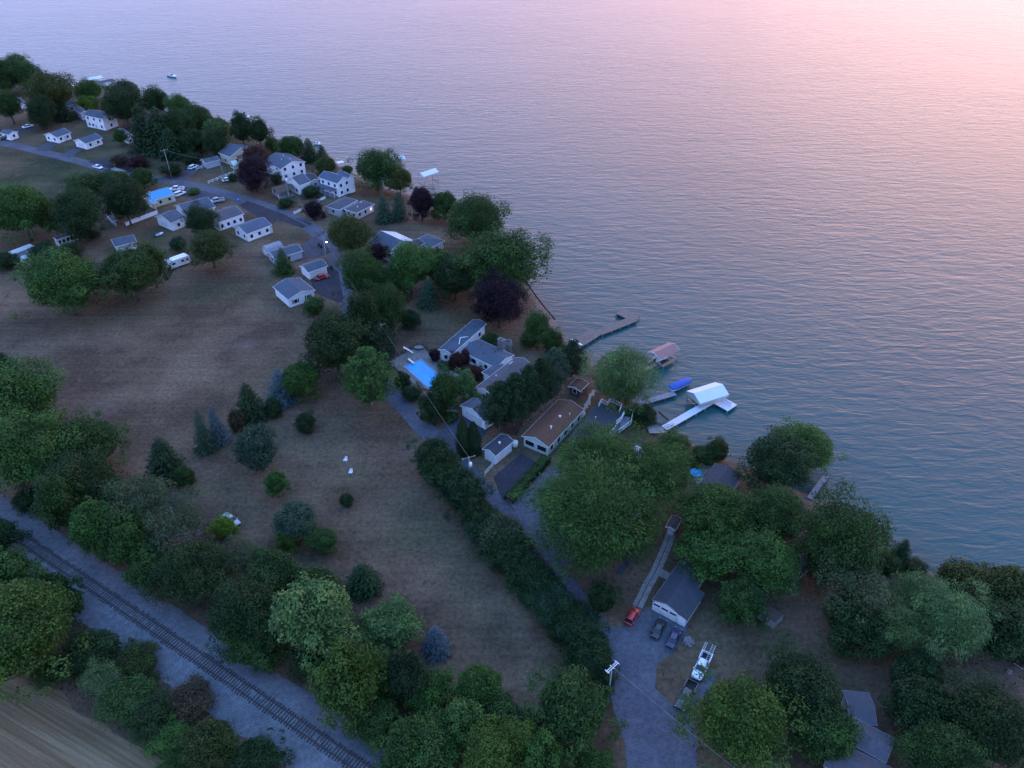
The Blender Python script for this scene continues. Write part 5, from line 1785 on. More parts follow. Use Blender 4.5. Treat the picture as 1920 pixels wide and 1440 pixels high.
def hoist(label, p0, p1, p2, eave, roofm, closed=None, pitch=.45, name='boat_hoist'):
    F = rect3(p0, p1, p2, eave)
    r_ = thing(name, label, 'boat hoist', F.c + Vector((0, 0, WATER)), 'roofed boat hoists on the lake')
    X, W = F.L / 2, F.W
    rz = eave + pitch * W / 2
    pr = [(-W / 2, eave), (-W / 2, eave - .06), (0, rz - .07), (W / 2, eave - .06), (W / 2, eave), (0, rz)]
    m = MB().add([F.T(-X, y, z) for y, z in pr] + [F.T(X, y, z) for y, z in pr], [(5, 0, 1, 2), (5, 2, 3, 4), (11, 8, 7, 6), (11, 10, 9, 8)] + [((i + 1) % 6, i, i + 6, (i + 1) % 6 + 6) for i in range(6)])
    m.build('roof', roofm, r_)
    m = MB()
    for s in (-1, 1):
        for x0, x1 in ((-X - .045, -X - .004), (X + .004, X + .045)):
            q = [(s * W / 2, eave + .02), (0, rz + .02), (0, rz - .16), (s * W / 2, eave - .16)]
            m.add([F.T(x0, y, z) for y, z in q] + [F.T(x1, y, z) for y, z in q], [(0, 1, 2, 3), (7, 6, 5, 4)] + [((i + 1) % 4, i, i + 4, (i + 1) % 4 + 4) for i in range(4)])
    m.build('fascia', TRIM, r_)
    if closed:
        for x in (-X + .1,):
            m = MB().add([F.T(x, -W / 2 + .05, eave - .75), F.T(x, W / 2 - .05, eave - .75), F.T(x, W / 2 - .05, eave - .05), F.T(x, 0, rz - .1), F.T(x, -W / 2 + .05, eave - .05)], [(4, 3, 2, 1, 0)])
            for s in (-1, 1):
                y = s * (W / 2 - .05)
                m.add([F.T(-X + .1, y, eave - .75), F.T(X - .1, y, eave - .75), F.T(X - .1, y, eave - .05), F.T(-X + .1, y, eave - .05)], [(0, 1, 2, 3)])
            m.build('side_curtain', closed, r_)
    for sx in (-1, 1):
        for sy in (-1, 1):
            p = F.T(sx * (X - .4), sy * (W / 2 - .3), 0)
            MB().tube([(p.x, p.y, -3.6), (p.x, p.y, eave + .02)], .07, 6).build('post', STEEL, r_)
        MB().box(F.T(sx * (X - .4), 0, WATER + .35), (.12, W - .5, .14), F.ang).build('lift_beam', STEEL, r_)
    return F


def boat(label, a, b, hullm, W=2.1, z=WATER, name='motorboat', cover=None, group='boats on the lake', h=.95, cabin=True):
    pa, pb = P(*a, z + .5), P(*b, z + .5)
    L = (pb - pa).length
    r_ = thing(name, label, 'boat', (0, 0, 0), group)
    X, hw = L / 2, W / 2
    st = [(-X, .86, .16), (-X * .5, .98, .04), (0, 1, 0), (X * .45, .88, .03), (X * .78, .55, .14), (X * .96, .16, .34)]
    rings = [[Vector((x, -hw * k, h + (.18 if x > 0 else 0) * (x / X))), Vector((x, -hw * k * .9, h * .45 + zk * .5)), Vector((x, -hw * k * .4, zk - .05)), Vector((x, hw * k * .4, zk - .05)), Vector((x, hw * k * .9, h * .45 + zk * .5)), Vector((x, hw * k, h + (.18 if x > 0 else 0) * (x / X)))] for x, k, zk in st]
    MB().loft(rings).build('hull', hullm, r_)
    if cover:
        R = []
        for x, k, zk in st:
            x *= 1.0; k = max(k, .8) * (1.04 if abs(x) < X * .9 else .92)
            t = h + .16 + .62 * (1 - (x / X) ** 2 * .75)
            R.append([Vector((x, -hw * k, h - .12)), Vector((x, -hw * k, h + .1)), Vector((x, -hw * k * .55, t)), Vector((x, hw * k * .55, t)), Vector((x, hw * k, h + .1)), Vector((x, hw * k, h - .12))])
        # ribs of the canvas cover
        RR = []
        for i in range(len(R) - 1):
            for k in range(3):
                f = k / 3
                RR.append([p.lerp(q, f) + Vector((0, 0, (.05 if k == 0 else 0) if .05 < 1 else 0)) for p, q in zip(R[i], R[i + 1])])
        RR.append(R[-1])
        MB().loft(RR).build('canvas_cover', cover, r_)
    else:
        MB().prism([(-X * .85, -hw * .75), (X * .3, -hw * .75), (X * .55, 0), (X * .3, hw * .75), (-X * .85, hw * .75)], h + .01, h + .03).build('cockpit', M('grey_deck_vinyl', (.25, .26, .28)), r_)
        if cabin:
            MB().add([(X * .1, -hw * .7, h + .03), (X * .32, 0, h + .05), (X * .1, hw * .7, h + .03), (X * .0, -hw * .62, h + .5), (X * .18, 0, h + .5), (X * .0, hw * .62, h + .5)], [(0, 1, 4, 3), (1, 2, 5, 4), (3, 4, 1, 0)]).build('windshield', GLASSM, r_)
            for s in (-1, 1):
                MB().box((-X * .3, s * hw * .4, h + .22), (.5, .5, .4)).build('seat', WHITE2, r_)
        MB().box((-X - .12, 0, h * .75), (.35, .4, .8)).build('outboard_motor', TYRE, r_)
    c = (pa + pb) / 2; c.z = z - .12
    put(r_, c, math.atan2((pb - pa).y, (pb - pa).x))
    return r_


BLUECANVAS = M('blue_boat_canvas', (.025, .1, .4), .75, .25, 1.0)
HULLW = M('white_gelcoat', (.75, .76, .78), .25, .06, .5)
HULLD = M('dark_hull_gelcoat', (.03, .035, .05), .3, .1, .5)
hoist('red roofed boat hoist with timber deck', w4(1062, 500), w4(1158, 562), w4(1298, 476), 1.3, REDROOF)
boat('white motorboat under the red hoist roof', w4(1120, 565), w4(1240, 510), HULLW, z=-1.4)
hoist('large white roofed boat hoist with closed pale gable', w4(1366, 806), w4(1474, 906), w4(1657, 798), .6, WHITEMETAL, MINT)
boat('boat under a bright blue canvas cover at the grey dock end', w4(1238, 795), w4(1392, 722), HULLW, 2.6, -1.5, cover=BLUECANVAS, name='covered_boat')
boat('small dark boat tied in the nook of the brown dock', w4(828, 208), w4(895, 200), HULLD, 1.5, cabin=False, name='rowboat', h=.6)
hoist('white roofed hoist standing free of the trees off the point', q3(1668, 549), q3(1722, 574), q3(1828, 526), 1.6, WHITEMETAL)
hoist('small white hoist roof peeking from behind the big spreading tree', q3(1500, 408), q3(1530, 436), q3(1563, 420), 1.6, WHITEMETAL)
hoist('small flat white hoist between the conifers and the blue roofed porch house', q3(1003, 452), q3(1022, 466), q3(1072, 456), 1.2, WHITEMETAL, pitch=.15)
hoist('far white hoist roof, left one above the green shoreline tree', q1(640, 348), q1(665, 364), q1(762, 338), 1.6, WHITEMETAL, pitch=.3)
hoist('far greyish hoist roof right of the white one', q1(715, 374), q1(745, 388), q1(835, 352), 1.2, GREYROOF, pitch=.25)
hoist('far hoist with a faded red roof', q1(488, 358), q1(510, 366), q1(550, 350), 1.2, REDROOF, pitch=.3)
boat('lone white motorboat moored far out near the top left', q1(1258, 320), q1(1322, 336), HULLW, 2.4)
boat('small white boat with a dark bow moored off the conifers', q3(830, 300), q3(876, 304), HULLW, 2.0)
boat('white boat partly hidden by the dark twin trees', q1(1830, 628), q1(1865, 640), HULLW, 2.2)
boat('white boat at the far red roofed hoist', q1(500, 400), q1(560, 410), HULLW, 2.2)
boat('white boat beside the far greyish hoist', q1(760, 405), q1(815, 398), HULLW, 2.2)
b_ = boat('white rowing boat lying on the lawn behind the long white house', q2(628, 1152), q2(700, 1128), HULLW, 1.4, 0.15, cabin=False, name='rowboat', h=.5)


# ------------------------------------------------------------------ fences and walls
def fence(label, px, h=1.2, mat=TRIM, solid=True, name='fence', step=2.2, rails=2):
    pts = [P(*p) for p in px]
    r_ = thing(name, label, 'fence', pts[0], 'fences')
    for a, b in zip(pts, pts[1:]):
        L = (b - a).length; ang = math.atan2((b - a).y, (b - a).x); c = (a + b) / 2
        n = max(1, round(L / step))
        m = MB()
        if solid:
            m.box((c.x, c.y, h / 2 + .05), (L, .05, h - .1), ang)
        else:
            for k in range(rails):
                m.box((c.x, c.y, h * (k + 1) / rails - .08), (L, .05, .14), ang)
        m.build('panel' if solid else 'rails', mat, r_)
        for k in range(n + 1):
            p = a.lerp(b, k / n)
            MB().box((p.x, p.y, h / 2 + .06), (.14, .14, h + .12), ang).box((p.x, p.y, h + .16), (.2, .2, .08), ang, .4).build('post', mat, r_)
    return r_


fence('white panel fence stretching left from the very long white house', [q2(370, 1075), q2(655, 968)], 1.5)
fence('white rail fence behind the station wagon drive', [q2(1000, 570), q2(1240, 500)], 1.1, solid=False)
fence('white rail fence ending at the roadside plum tree', [q2(1110, 694), q2(1340, 604)], 1.1, solid=False)
fence('short white panel by the road beside the small round plum', [q3(662, 882), q3(727, 852)], 1.0)
fence('short white panel near the two storey porch house', [q3(860, 782), q3(916, 754)], 1.0)
fence('white two rail fence beside the small charcoal roofed garage', [qr(278, 690), qr(432, 518)], 1.3, solid=False, step=3)
fence('dark fence around the upper corner of the pool', [q5(20, 575), q5(292, 440), q5(350, 440), q5(420, 500)], 1.3, DARKWOOD, False, rails=3)
fence('dark fence along the lane side of the pool', [q5(90, 640), q5(270, 850), q5(380, 960)], 1.3, DARKWOOD, False, rails=3)
fence('timber retaining wall along the narrow beach', [w4(120, -30), w4(185, 70), w4(255, 160), w4(335, 255)], .7, DARKWOOD, name='retaining_wall', step=3)
fence('pale timber wall left of the white dock foot', [w4(1060, 1048), w4(1168, 1082)], .9, GREYWOOD, name='retaining_wall', step=3)
fence('pale timber wall behind the white dock foot', [w4(1150, 985), w4(1222, 1046)], .9, GREYWOOD, name='retaining_wall', step=3)
fence('rusty wire fence line running down beside the parked cars', [g3(770, 455), g3(640, 650), g3(490, 920)], .9, DARKWOOD, False, rails=1, step=6)

# ------------------------------------------------------------------ pool and terrace
TERR = M('pool_terrace_concrete', (.2, .185, .17), .9, .3, .3, fine=.5, dirt=(.12, .11, .1))
sheet('pool_terrace', [q5(*p) for p in ((20, 580), (290, 440), (350, 440), (430, 515), (520, 565), (600, 640), (700, 700), (640, 800), (500, 860), (480, 870), (380, 810), (250, 760), (100, 620))], TERR, .08, .1)
PF = rect3(q5(185, 612), q5(332, 552), q5(590, 742), .1)
pool = thing('swimming_pool', 'bright blue rectangular swimming pool with a diving board', 'swimming pool', PF.c)
m = MB()
for sx, sy, dx, dy in ((0, -1, PF.L + .8, .4), (0, 1, PF.L + .8, .4), (-1, 0, .4, PF.W), (1, 0, .4, PF.W)):
    m.box(PF.T(sx * (PF.L / 2 + .2), sy * (PF.W / 2 + .2), .1), (dx, dy, .2), PF.ang)
m.build('coping', CONCRETE, pool)
POOLM, nt, b = new_mat('pool_water')
co = objco(nt)
cc = mixc(nt, noise(nt, co, .25, 3), (.025, .3, .66), (.035, .37, .76))
lk(nt, cc, b.inputs['Base Color']); b.inputs['Roughness'].default_value = .12; b.inputs['IOR'].default_value = 1.33
bp = N(nt, 'ShaderNodeBump', Strength=.25, Distance=.1); n_ = N(nt, 'ShaderNodeTexNoise', Scale=2.0); lk(nt, co, n_.inputs['Vector']); lk(nt, n_.outputs['Fac'], bp.inputs['Height']); lk(nt, bp.outputs[0], b.inputs['Normal'])
MB().box(PF.T(0, 0, .1), (PF.L - .01, PF.W - .01, .06), PF.ang).build('water', POOLM, pool)
c = P(*q5(245, 565), .5); e = P(*q5(225, 545), .5)
d_ = (P(*q5(268, 580), .5) - e); ang_ = math.atan2(d_.y, d_.x)
MB().box((c.x, c.y, .62), (2.6, .55, .08), ang_).box((e.x, e.y, .32), (.6, .5, .5), ang_).build('diving_board', TRIM, pool)
F0 = rect3(q5(288, 745), q5(312, 738), q5(388, 806), .3)
MB().box(F0.T(0, 0, .32), (F0.L, F0.W, .24), F0.ang).build('cover_reel', DARKWOOD, pool)
c = P(*q5(222, 495))
sl = thing('pool_slide', 'curved white slide on the pool terrace', 'pool slide', c)
m = MB(); pts = []
for k in range(9):
    t = k / 8
    pts.append(Vector((c.x - 1.2 + 2.4 * t, c.y + .5 * math.sin(t * 3) - .3, 1.9 * (1 - t) ** 1.5 + .35)))
vs = []
for p in pts:
    vs += [p + Vector((0, -.32, .16)), p + Vector((0, -.28, 0)), p + Vector((0, .28, 0)), p + Vector((0, .32, .16))]
m.add(vs, [(i * 4 + k, i * 4 + k + 1, i * 4 + k + 5, i * 4 + k + 4) for i in range(8) for k in range(3)])
m.build('chute', TRIM, sl)
m = MB()
for dx, h in ((-1.1, 1.9), (-.3, 1.2)):
    for dy in (-.25, .25):
        m.tube([(c.x + dx, c.y + dy - .1, .05), (c.x + dx, c.y + dy - .1, h)], .04, 6)
m.build('frame', STEEL, sl)
c = P(*q5(315, 455))
t_ = thing('patio_table', 'dark oval patio table at the top of the pool terrace', 'table', c)
MB().prism([(c.x + math.cos(k * .393) * 1.3, c.y + math.sin(k * .393) * .8) for k in range(16)], .7, .76).build('table_top', GREYWOOD, t_)
for sx, sy in ((-1, -1), (1, -1), (1, 1), (-1, 1)):
    MB().tube([(c.x + sx * .8, c.y + sy * .45, .08), (c.x + sx * .75, c.y + sy * .4, .7)], .05, 6).build('leg', DARKWOOD, t_)
ribbon('garden_path', [q5(690, 860), q5(620, 930), q5(600, 990), q5(650, 1040)], 1.6, TERR, .05)
ribbon('garden_path', [q5(400, 800), q5(500, 900), q5(560, 1010), q5(590, 1080)], 1.0, TERR, .045)
PLANK = M('grey_walk_planks', (.24, .22, .2), .9, .35, .8, fine=.5)
ribbon('plank_walk', [g3(535, 120), g3(520, 165), g3(485, 250), g3(445, 340), g3(395, 430), g3(345, 535)], 1.9, PLANK, .07, .05)
ribbon('plank_walk', [g3(455, 332), g3(520, 362)], 1.8, PLANK, .062, .05)
m = MB()
ribbon('walk_gutter', [g3(533, 125), g3(518, 167), g3(483, 252), g3(443, 342), g3(393, 432), g3(343, 535)], .16, TYRE, .095, .02)
ribbon('stepping_stone_path', [w4(640, 800), w4(600, 880), w4(560, 960), w4(520, 1040)], 1.0, CONCRETE, .045, .4)
ribbon('trodden_path', [g3(380, 150), g3(330, 230), g3(240, 350)], 1.6, GRAVELD, .045, .3)
sheet('patio', [w4(1050, 1075), w4(1070, 1050), w4(1165, 1090), w4(1215, 1130), w4(1080, 1140)], CONCRETE, .05, .1)
sheet('patio', [r4(160, 345), r4(215, 300), r4(270, 310), r4(190, 430)], CONCRETE, .05, .2)
sheet('garden_bed', [q5(990, 1110), q5(1180, 950), q5(1560, 790), q5(1600, 830), q5(1250, 1100), q5(1200, 1240), q5(1030, 1190)], M('pine_needle_litter', (.075, .045, .035), .95, .4, .6, fine=.6, spec=.1), .035, .3)


# ------------------------------------------------------------------ small things
def lawn_chair(label, p, ang):
    r_ = thing('lawn_chair', label, 'chair', (0, 0, 0), 'white lawn chairs in the meadow')
    m = MB()
    for k in range(5):
        m.box((0, -.26 + k * .13, .38), (.55, .11, .03))
    m.build('seat', TRIM, r_)
    m = MB()
    for k in range(5):
        m.add([(-.27, -.3 + k * .13, .38), (-.27, -.2 + k * .13, .38), (-.6, -.2 + k * .13, 1.05), (-.6, -.3 + k * .13, 1.05), (-.29, -.3 + k * .13, .37), (-.29, -.2 + k * .13, .37), (-.63, -.2 + k * .13, 1.04), (-.63, -.3 + k * .13, 1.04)],
              [(0, 1, 2, 3), (7, 6, 5, 4), (0, 4, 5, 1), (2, 6, 7, 3), (1, 5, 6, 2), (3, 7, 4, 0)])
    m.build('backrest', TRIM, r_)
    for y in (-.37, .37):
        MB().box((0, y, .58), (.75, .13, .035)).build('armrest', TRIM, r_)
        MB().box((.25, y, .29), (.08, .05, .55)).build('leg', TRIM, r_)
        MB().box((-.3, y, .2), (.1, .05, .4)).build('leg', TRIM, r_)
    put(r_, P(*p), ang, (.95,) * 3)


lawn_chair('white lawn chair in the meadow, farther one of two', (648, 865), -1.9)
lawn_chair('white lawn chair in the meadow, nearer one of two', (658, 888), -1.7)
c = P(*g3(138, 585))
s_ = thing('folding_sign', 'white folding sign frame at the corner of the lane', 'sign', c)
for k in (-1, 1):
    m = MB()
    for s in (-.32, .32):
        m.tube([(c.x + s, c.y + k * .42, 0), (c.x + s * .35, c.y + k * .03, 1.25)], .045, 6)
    m.tube([(c.x - .25, c.y + k * .3, .4), (c.x + .25, c.y + k * .3, .4)], .035, 6)
    m.build('leg_frame', TRIM, s_)
c = P(*r4(184, 363))
k_ = thing('kiddie_pool', 'round blue kiddie pool on the patio', 'kiddie pool', c)
rings = [[Vector((c.x + math.cos(a * .314) * R, c.y + math.sin(a * .314) * R, z)) for a in range(20)] for R, z in ((1.25, .06), (1.4, .42), (1.28, .42), (1.2, .3))]
MB().loft(rings, True, False).build('rim', M('blue_pool_plastic', (.04, .35, .75), .4), k_)
MB().prism([(c.x + math.cos(a * .314) * 1.2, c.y + math.sin(a * .314) * 1.2) for a in range(20)], .25, .3).build('water', M('shallow_pool_water', (.1, .42, .75), .1), k_)
for p, lab, mt in ((q2(1380, 858), 'bright blue bin at the edge of the paved forecourt', M('blue_bin_plastic', (.03, .2, .7), .5)), (q3(866, 1140), 'left dark bin beside the lamp drive', TYRE), (q3(882, 1156), 'right dark bin beside the lamp drive', TYRE),
                   (q3(970, 1330), 'dark bin beside the red sedan driveway', TYRE)):
    c = P(*p)
    b_ = thing('wheeled_bin', lab, 'bin', c, 'wheeled bins')
    MB().box((c.x, c.y, .5), (.6, .65, .95), .3, 1.15).build('bin_body', mt, b_)
    MB().box((c.x, c.y, 1.03), (.74, .8, .1), .3).build('lid', mt, b_)
for p, lab in ((q1(866, 998), 'left white tank on the paved drive'), (q1(918, 992), 'right white tank on the paved drive')):
    c = P(*p)
    b_ = thing('white_tank', lab, 'tank', c, 'white tanks on the paved drive')
    R_ = [(.5, .1), (.55, .3), (.55, 1.3), (.4, 1.55), (.1, 1.62)]
    MB().loft([[Vector((c.x + math.cos(a * .524) * R, c.y + math.sin(a * .524) * R, z)) for a in range(12)] for R, z in R_]).build('tank_shell', WHITE, b_)
    MB().tube([(c.x, c.y, 1.6), (c.x, c.y, 1.75)], .12, 8).build('valve_cap', STEEL, b_)
c = P(*q5(1180, 1325))
b_ = thing('water_tank', 'white round tank standing beside the small charcoal roofed garage', 'tank', c)
MB().loft([[Vector((c.x + math.cos(a * .524) * R, c.y + math.sin(a * .524) * R, z)) for a in range(12)] for R, z in ((.65, 0), (.7, .3), (.7, 1.2), (.62, 1.35), (.45, 1.4))]).build('tank_shell', WHITE, b_)
MB().loft([[Vector((c.x + math.cos(a * .524) * R, c.y + math.sin(a * .524) * R, z)) for a in range(12)] for R, z in ((.45, 1.4), (.45, 1.5), (.2, 1.62))]).build('lid', WHITE2, b_)
# driftwood logs, yard debris
for a, b, lab, rad in ((r4(1790, 1345), r4(1822, 1365), 'dark log on the bare ground at the right edge', .22), (r4(1840, 1355), r4(1915, 1400), 'long pale log on the bare ground at the right edge', .14)):
    pa, pb = P(*a), P(*b)
    m = MB().tube([pa + Vector((0, 0, rad)), pa.lerp(pb, .5) + Vector((0, .1, rad * 1.2)), pb + Vector((0, 0, rad * .8))], [rad, rad * .9, rad * .7], 8)
    tag(m.build('log', GREYWOOD if rad < .2 else DARKWOOD), lab, 'log')
for p, s, lab in ((g3(630, 735), .9, 'grey boulder heap beside the dark blue sedan'), (q4(868, 855), .8, 'pale boulder at the edge of the shaded lawn'), (r4(1838, 1412), .45, 'small pale rock on the bare ground at the right edge'), (r1(1240, 1268), .5, 'pale rock among the brush south of the rails')):
    import bmesh
    bm = bmesh.new(); bmesh.ops.create_icosphere(bm, subdivisions=3, radius=s)
    rr_ = random.Random(int(s * 999))
    ax = [Vector((rr_.uniform(-1, 1), rr_.uniform(-1, 1), rr_.uniform(-1, 1))) for _ in range(7)]
    for v in bm.verts:
        d = v.co.normalized(); v.co *= 1 + sum(.1 * math.sin(4 * d.dot(a_) * 2 + i) for i, a_ in enumerate(ax)); v.co.z = v.co.z * .6 + s * .3
    me = bpy.data.meshes.new('boulder'); bm.to_mesh(me); bm.free(); me.materials.append(STONE)
    o = bpy.data.objects.new('boulder', me); COL.objects.link(o); o.location = P(*p); tag(o, lab, 'boulder', 'boulders')


# ------------------------------------------------------------------ poles and wires
def pole(label, top, h, arm=0.0, armlen=2.4, double=False, transformer=False, lamp=None, pins=3, name='utility_pole'):
    t = P(*top, h)
    r_ = thing(name, label, 'utility pole', (t.x, t.y, 0), 'utility poles')
    MB().tube([(t.x, t.y, -.3), (t.x, t.y, h + .2)], [.17, .11], 8).build('pole', GREYWOOD, r_)
    if armlen:
        for k in ((-.09, .09) if double else (.12,)):
            ox, oy = -math.sin(arm) * (k + (.06 if k > 0 else -.06)), math.cos(arm) * (k + (.06 if k > 0 else -.06))
            MB().box((t.x + ox, t.y + oy, h - .3), (armlen, .11, .13), arm).build('crossarm', NEWWOOD if not double else WHITE2, r_)
        for k in range(pins):
            s = (k / (pins - 1) - .5) * armlen * .9
            c = (t.x + math.cos(arm) * s, t.y + math.sin(arm) * s)
            if double:
                MB().box((c[0], c[1], h - .2), (.08, .9, .08), arm).build('insulator', TRIM, r_)
            else:
                MB().tube([(c[0], c[1], h - .24), (c[0], c[1], h + .02)], [.05, .035], 6).build('insulator', TRIM, r_)
    if transformer:
        MB().tube([(t.x + .35, t.y - .3, h - 2.4), (t.x + .35, t.y - .3, h - 1.3), (t.x + .35, t.y - .3, h - 1.2)], [.3, .3, .12], 12).build('transformer', TRIM, r_)
    if lamp:
        e = P(*lamp, h - 1.6)
        MB().tube([(t.x, t.y, h - 1.9), e + Vector((0, 0, .15))], .04, 6).build('lamp_arm', STEEL, r_)
        hd = MB().tube([e + Vector((0, 0, .28)), e + Vector((0, 0, .05))], [.1, .3], 10).build('lamp_head', STEEL, r_)
        MB().tube([e + Vector((0, 0, .045)), e + Vector((0, 0, -.2)), e + Vector((0, 0, -.3))], [.27, .24, .1], 10).build('lamp_glass', LAMPGLOW, hd)
    return Vector((t.x, t.y, h))


aa = heading(g3(160, 900), g3(232, 832), 11)
t1 = pole('utility pole with a double white crossarm at the entrance road', (1148, 1249), 11.5, aa, 2.6, True)
t2 = pole('utility pole with a pale crossarm left of the pool', (714, 608), 11.5, heading(q4(785, 785), q4(817, 778), 11), 2.4)
t3 = pole('utility pole with crossarm and white transformer by the cedars', (879, 857), 10, heading(qr(112, 562), qr(200, 538), 10), 3.0, transformer=True)
t4 = pole('street lamp pole with a lit lamp beside the olive tree', (606, 446), 11, 0, 0, lamp=(612, 453), name='street_lamp_pole')
t5 = pole('utility pole with a transformer beside the small porch house', q3(584, 560), 11, .3, 1.2, transformer=True)
t6 = pole('utility pole with a wide crossarm among dark trees by the road', q1(1230, 882), 12, heading(q1(1210, 890), q1(1250, 880), 12), 2.8)
t7 = pole('thin pole without crossarm in the roadside lawn', q1(1650, 970), 9, 0, 0)
WIREM = M('pale_weathered_cable', (.26, .26, .27), .6, .05)


def wire(label, a, b, sag=1.0, rad=.018):
    pts = [a.lerp(b, k / 16) - Vector((0, 0, sag * (1 - (k / 8 - 1) ** 2))) for k in range(17)]
    tag(MB().tube(pts, rad, 4).build('power_line', WIREM), label, 'power line', 'power lines')


wire('power line from the transformer pole down to the street lamp pole', t5, t4)
wire('power line from the street lamp pole toward the pool', t4, t2, 1.2)
wire('power line passing the pool to the cedars', t2, t3, .6)
t8 = P(1325, 1394, 9.0)
wire('power line crossing the entrance road near the bottom', t1, t1 + (t8 - t1) * 1.9, .5)
wire('power line between the roadside poles near the plum tree', t5, t7, .7, .025)
wire('power line from the thin pole to the wide crossarm pole', t7, t6, .7, .025)

# ------------------------------------------------------------------ hedge strips and low ground cover
def scatter_leaves(name, polys, dens, size, hmax, col, kind_='stuff', seed=5):
    """low leafy growth spread over surveyed patches"""
    global rng
    rng = np.random.default_rng(seed)
    C = []
    for poly in polys:
        w = np.array([[P(*p).x, P(*p).y] for p in poly])
        lo, hi = w.min(0), w.max(0)
        n = int(dens * np.prod(hi - lo))
        q = rng.uniform(lo, hi, (n, 2))
        inside = np.zeros(n, bool); j = len(w) - 1
        for i in range(len(w)):
            xi, yi = w[i]; xj, yj = w[j]
            inside ^= ((yi > q[:, 1]) != (yj > q[:, 1])) & (q[:, 0] < (xj - xi) * (q[:, 1] - yi) / (yj - yi + 1e-12) + xi)
            j = i
        q = q[inside]
        clump = .5 + .5 * np.sin(q[:, 0] * .9 + 1.3 * np.sin(q[:, 1] * .53)) * np.sin(q[:, 1] * .8 + 1.7 * np.sin(q[:, 0] * .37))
        keep = rng.uniform(0, 1, len(q)) < .25 + .75 * clump
        q, clump = q[keep], clump[keep]
        z = land_profile(shore_dist(q[:, 0], q[:, 1])) + rng.uniform(.02, 1, len(q)) * hmax * (.25 + .75 * clump)
        C.append(np.column_stack([q, z]))
    C = np.concatenate(C)
    n = len(C)
    s = size * rng.uniform(.5, 1.4, n)
    me = leaf_mesh(name, C, unit(np.array([[0, 0, .9]]) + rsph(n) * .8), s, s * .6, LEAF)
    o = bpy.data.objects.new(name, me); COL.objects.link(o)
    o.color = (*G[col], 1) if isinstance(col, str) else (*col, 1)
    o['kind'] = kind_
    return o


scatter_leaves('undergrowth', [
    [(90, 1240), (150, 1250), (300, 1310), (430, 1410), (560, 1450), (560, 1480), (330, 1470), (200, 1350), (110, 1290)],
    [(0, 880), (120, 990), (300, 1100), (470, 1210), (620, 1330), (740, 1420), (700, 1300), (500, 1130), (300, 1010), (100, 880)],
    [(110, 1150), (240, 1240), (420, 1385), (560, 1445), (500, 1470), (330, 1400), (180, 1300), (100, 1240)], [(1000, 560), (1090, 650), (1060, 670), (980, 590)], [(1230, 800), (1380, 860), (1400, 890), (1250, 830)],
    [(1640, 1030), (1920, 1140), (1920, 1190), (1650, 1080)], [(840, 400), (1000, 545), (960, 560), (830, 440)], [(640, 320), (830, 400), (800, 410), (640, 335)]],
    3.2, .17, .9, 'dk', seed=5)
scatter_leaves('understory', [
    [(0, 870), (60, 900), (140, 985), (260, 1065), (420, 1170), (560, 1255), (640, 1335), (720, 1390), (780, 1440), (1000, 1440), (900, 1330), (740, 1200), (560, 1070), (420, 1000), (260, 900), (120, 800), (0, 760)],
    [(0, 1050), (110, 1130), (240, 1240), (420, 1380), (520, 1445), (380, 1445), (250, 1370), (110, 1270), (0, 1230)],
    [(790, 850), (850, 850), (900, 935), (960, 1010), (1060, 1110), (1150, 1250), (1140, 1310), (1080, 1280), (1000, 1160), (900, 1030), (820, 920)],
    [(1490, 1000), (1640, 1030), (1740, 1080), (1900, 1150), (1900, 1220), (1700, 1150), (1560, 1110)], [(1280, 930), (1490, 930), (1490, 1090), (1380, 1090), (1290, 1010)]],
    7.5, .2, 2.4, (.03, .055, .018), seed=11)
scatter_leaves('understory', [
    [(0, 130), (60, 150), (130, 165), (200, 180), (320, 205), (430, 245), (520, 275), (590, 292), (640, 318), (600, 330), (500, 290), (420, 290), (330, 310), (230, 290), (230, 215), (140, 205), (0, 200)],
    [(640, 470), (700, 440), (760, 470), (850, 440), (960, 480), (1000, 560), (900, 560), (850, 540), (760, 570), (700, 640), (680, 720), (600, 720), (570, 650), (580, 580), (640, 600)],
    [(930, 790), (1030, 720), (1090, 690), (1080, 730), (960, 820)], [(1500, 1080), (1700, 1110), (1860, 1200), (1930, 1240), (1930, 1300), (1700, 1290), (1560, 1190)],
    [(1290, 1330), (1440, 1290), (1580, 1330), (1600, 1440), (1300, 1440)], [(1660, 1290), (1920, 1330), (1920, 1440), (1680, 1440)],
    [(0, 380), (100, 390), (200, 380), (280, 370), (270, 410), (180, 440), (90, 440), (0, 450)], [(50, 540), (180, 530), (300, 520), (300, 550), (180, 575), (60, 575)],
    [(1000, 990), (1200, 1040), (1190, 1080), (1040, 1060)], [(1160, 740), (1240, 760), (1230, 800), (1170, 790)]],
    3.5, .22, 1.5, (.026, .048, .018), seed=12)
scatter_leaves('dry_weeds', [
    [(0, 930), (60, 985), (330, 1160), (560, 1310), (760, 1440), (800, 1440), (600, 1300), (350, 1120), (100, 970), (0, 890)],
    [(100, 1120), (300, 1275), (430, 1365), (560, 1450), (520, 1460), (400, 1390), (250, 1280), (90, 1150)]],
    5.0, .1, .4, 'brown', seed=6)
scatter_leaves('meadow_tufts', [
    [(450, 700), (760, 800), (1000, 1150), (1020, 1260), (800, 1230), (560, 1060), (420, 950), (380, 860)], [(40, 640), (560, 500), (600, 700), (440, 700), (250, 860), (0, 680)],
    [(1340, 1180), (1560, 1130), (1640, 1230), (1500, 1240), (1330, 1240)]],
    .5, .16, .16, (.062, .05, .03), seed=8)
hl = thing('clipped_hedge', 'long clipped hedge between the asphalt parking square and the gravel lot', 'hedge', P(985, 905))
a, b = P(*qr(455, 885)), P(*qr(740, 575))
ns = 5200
t_ = np.random.default_rng(3)
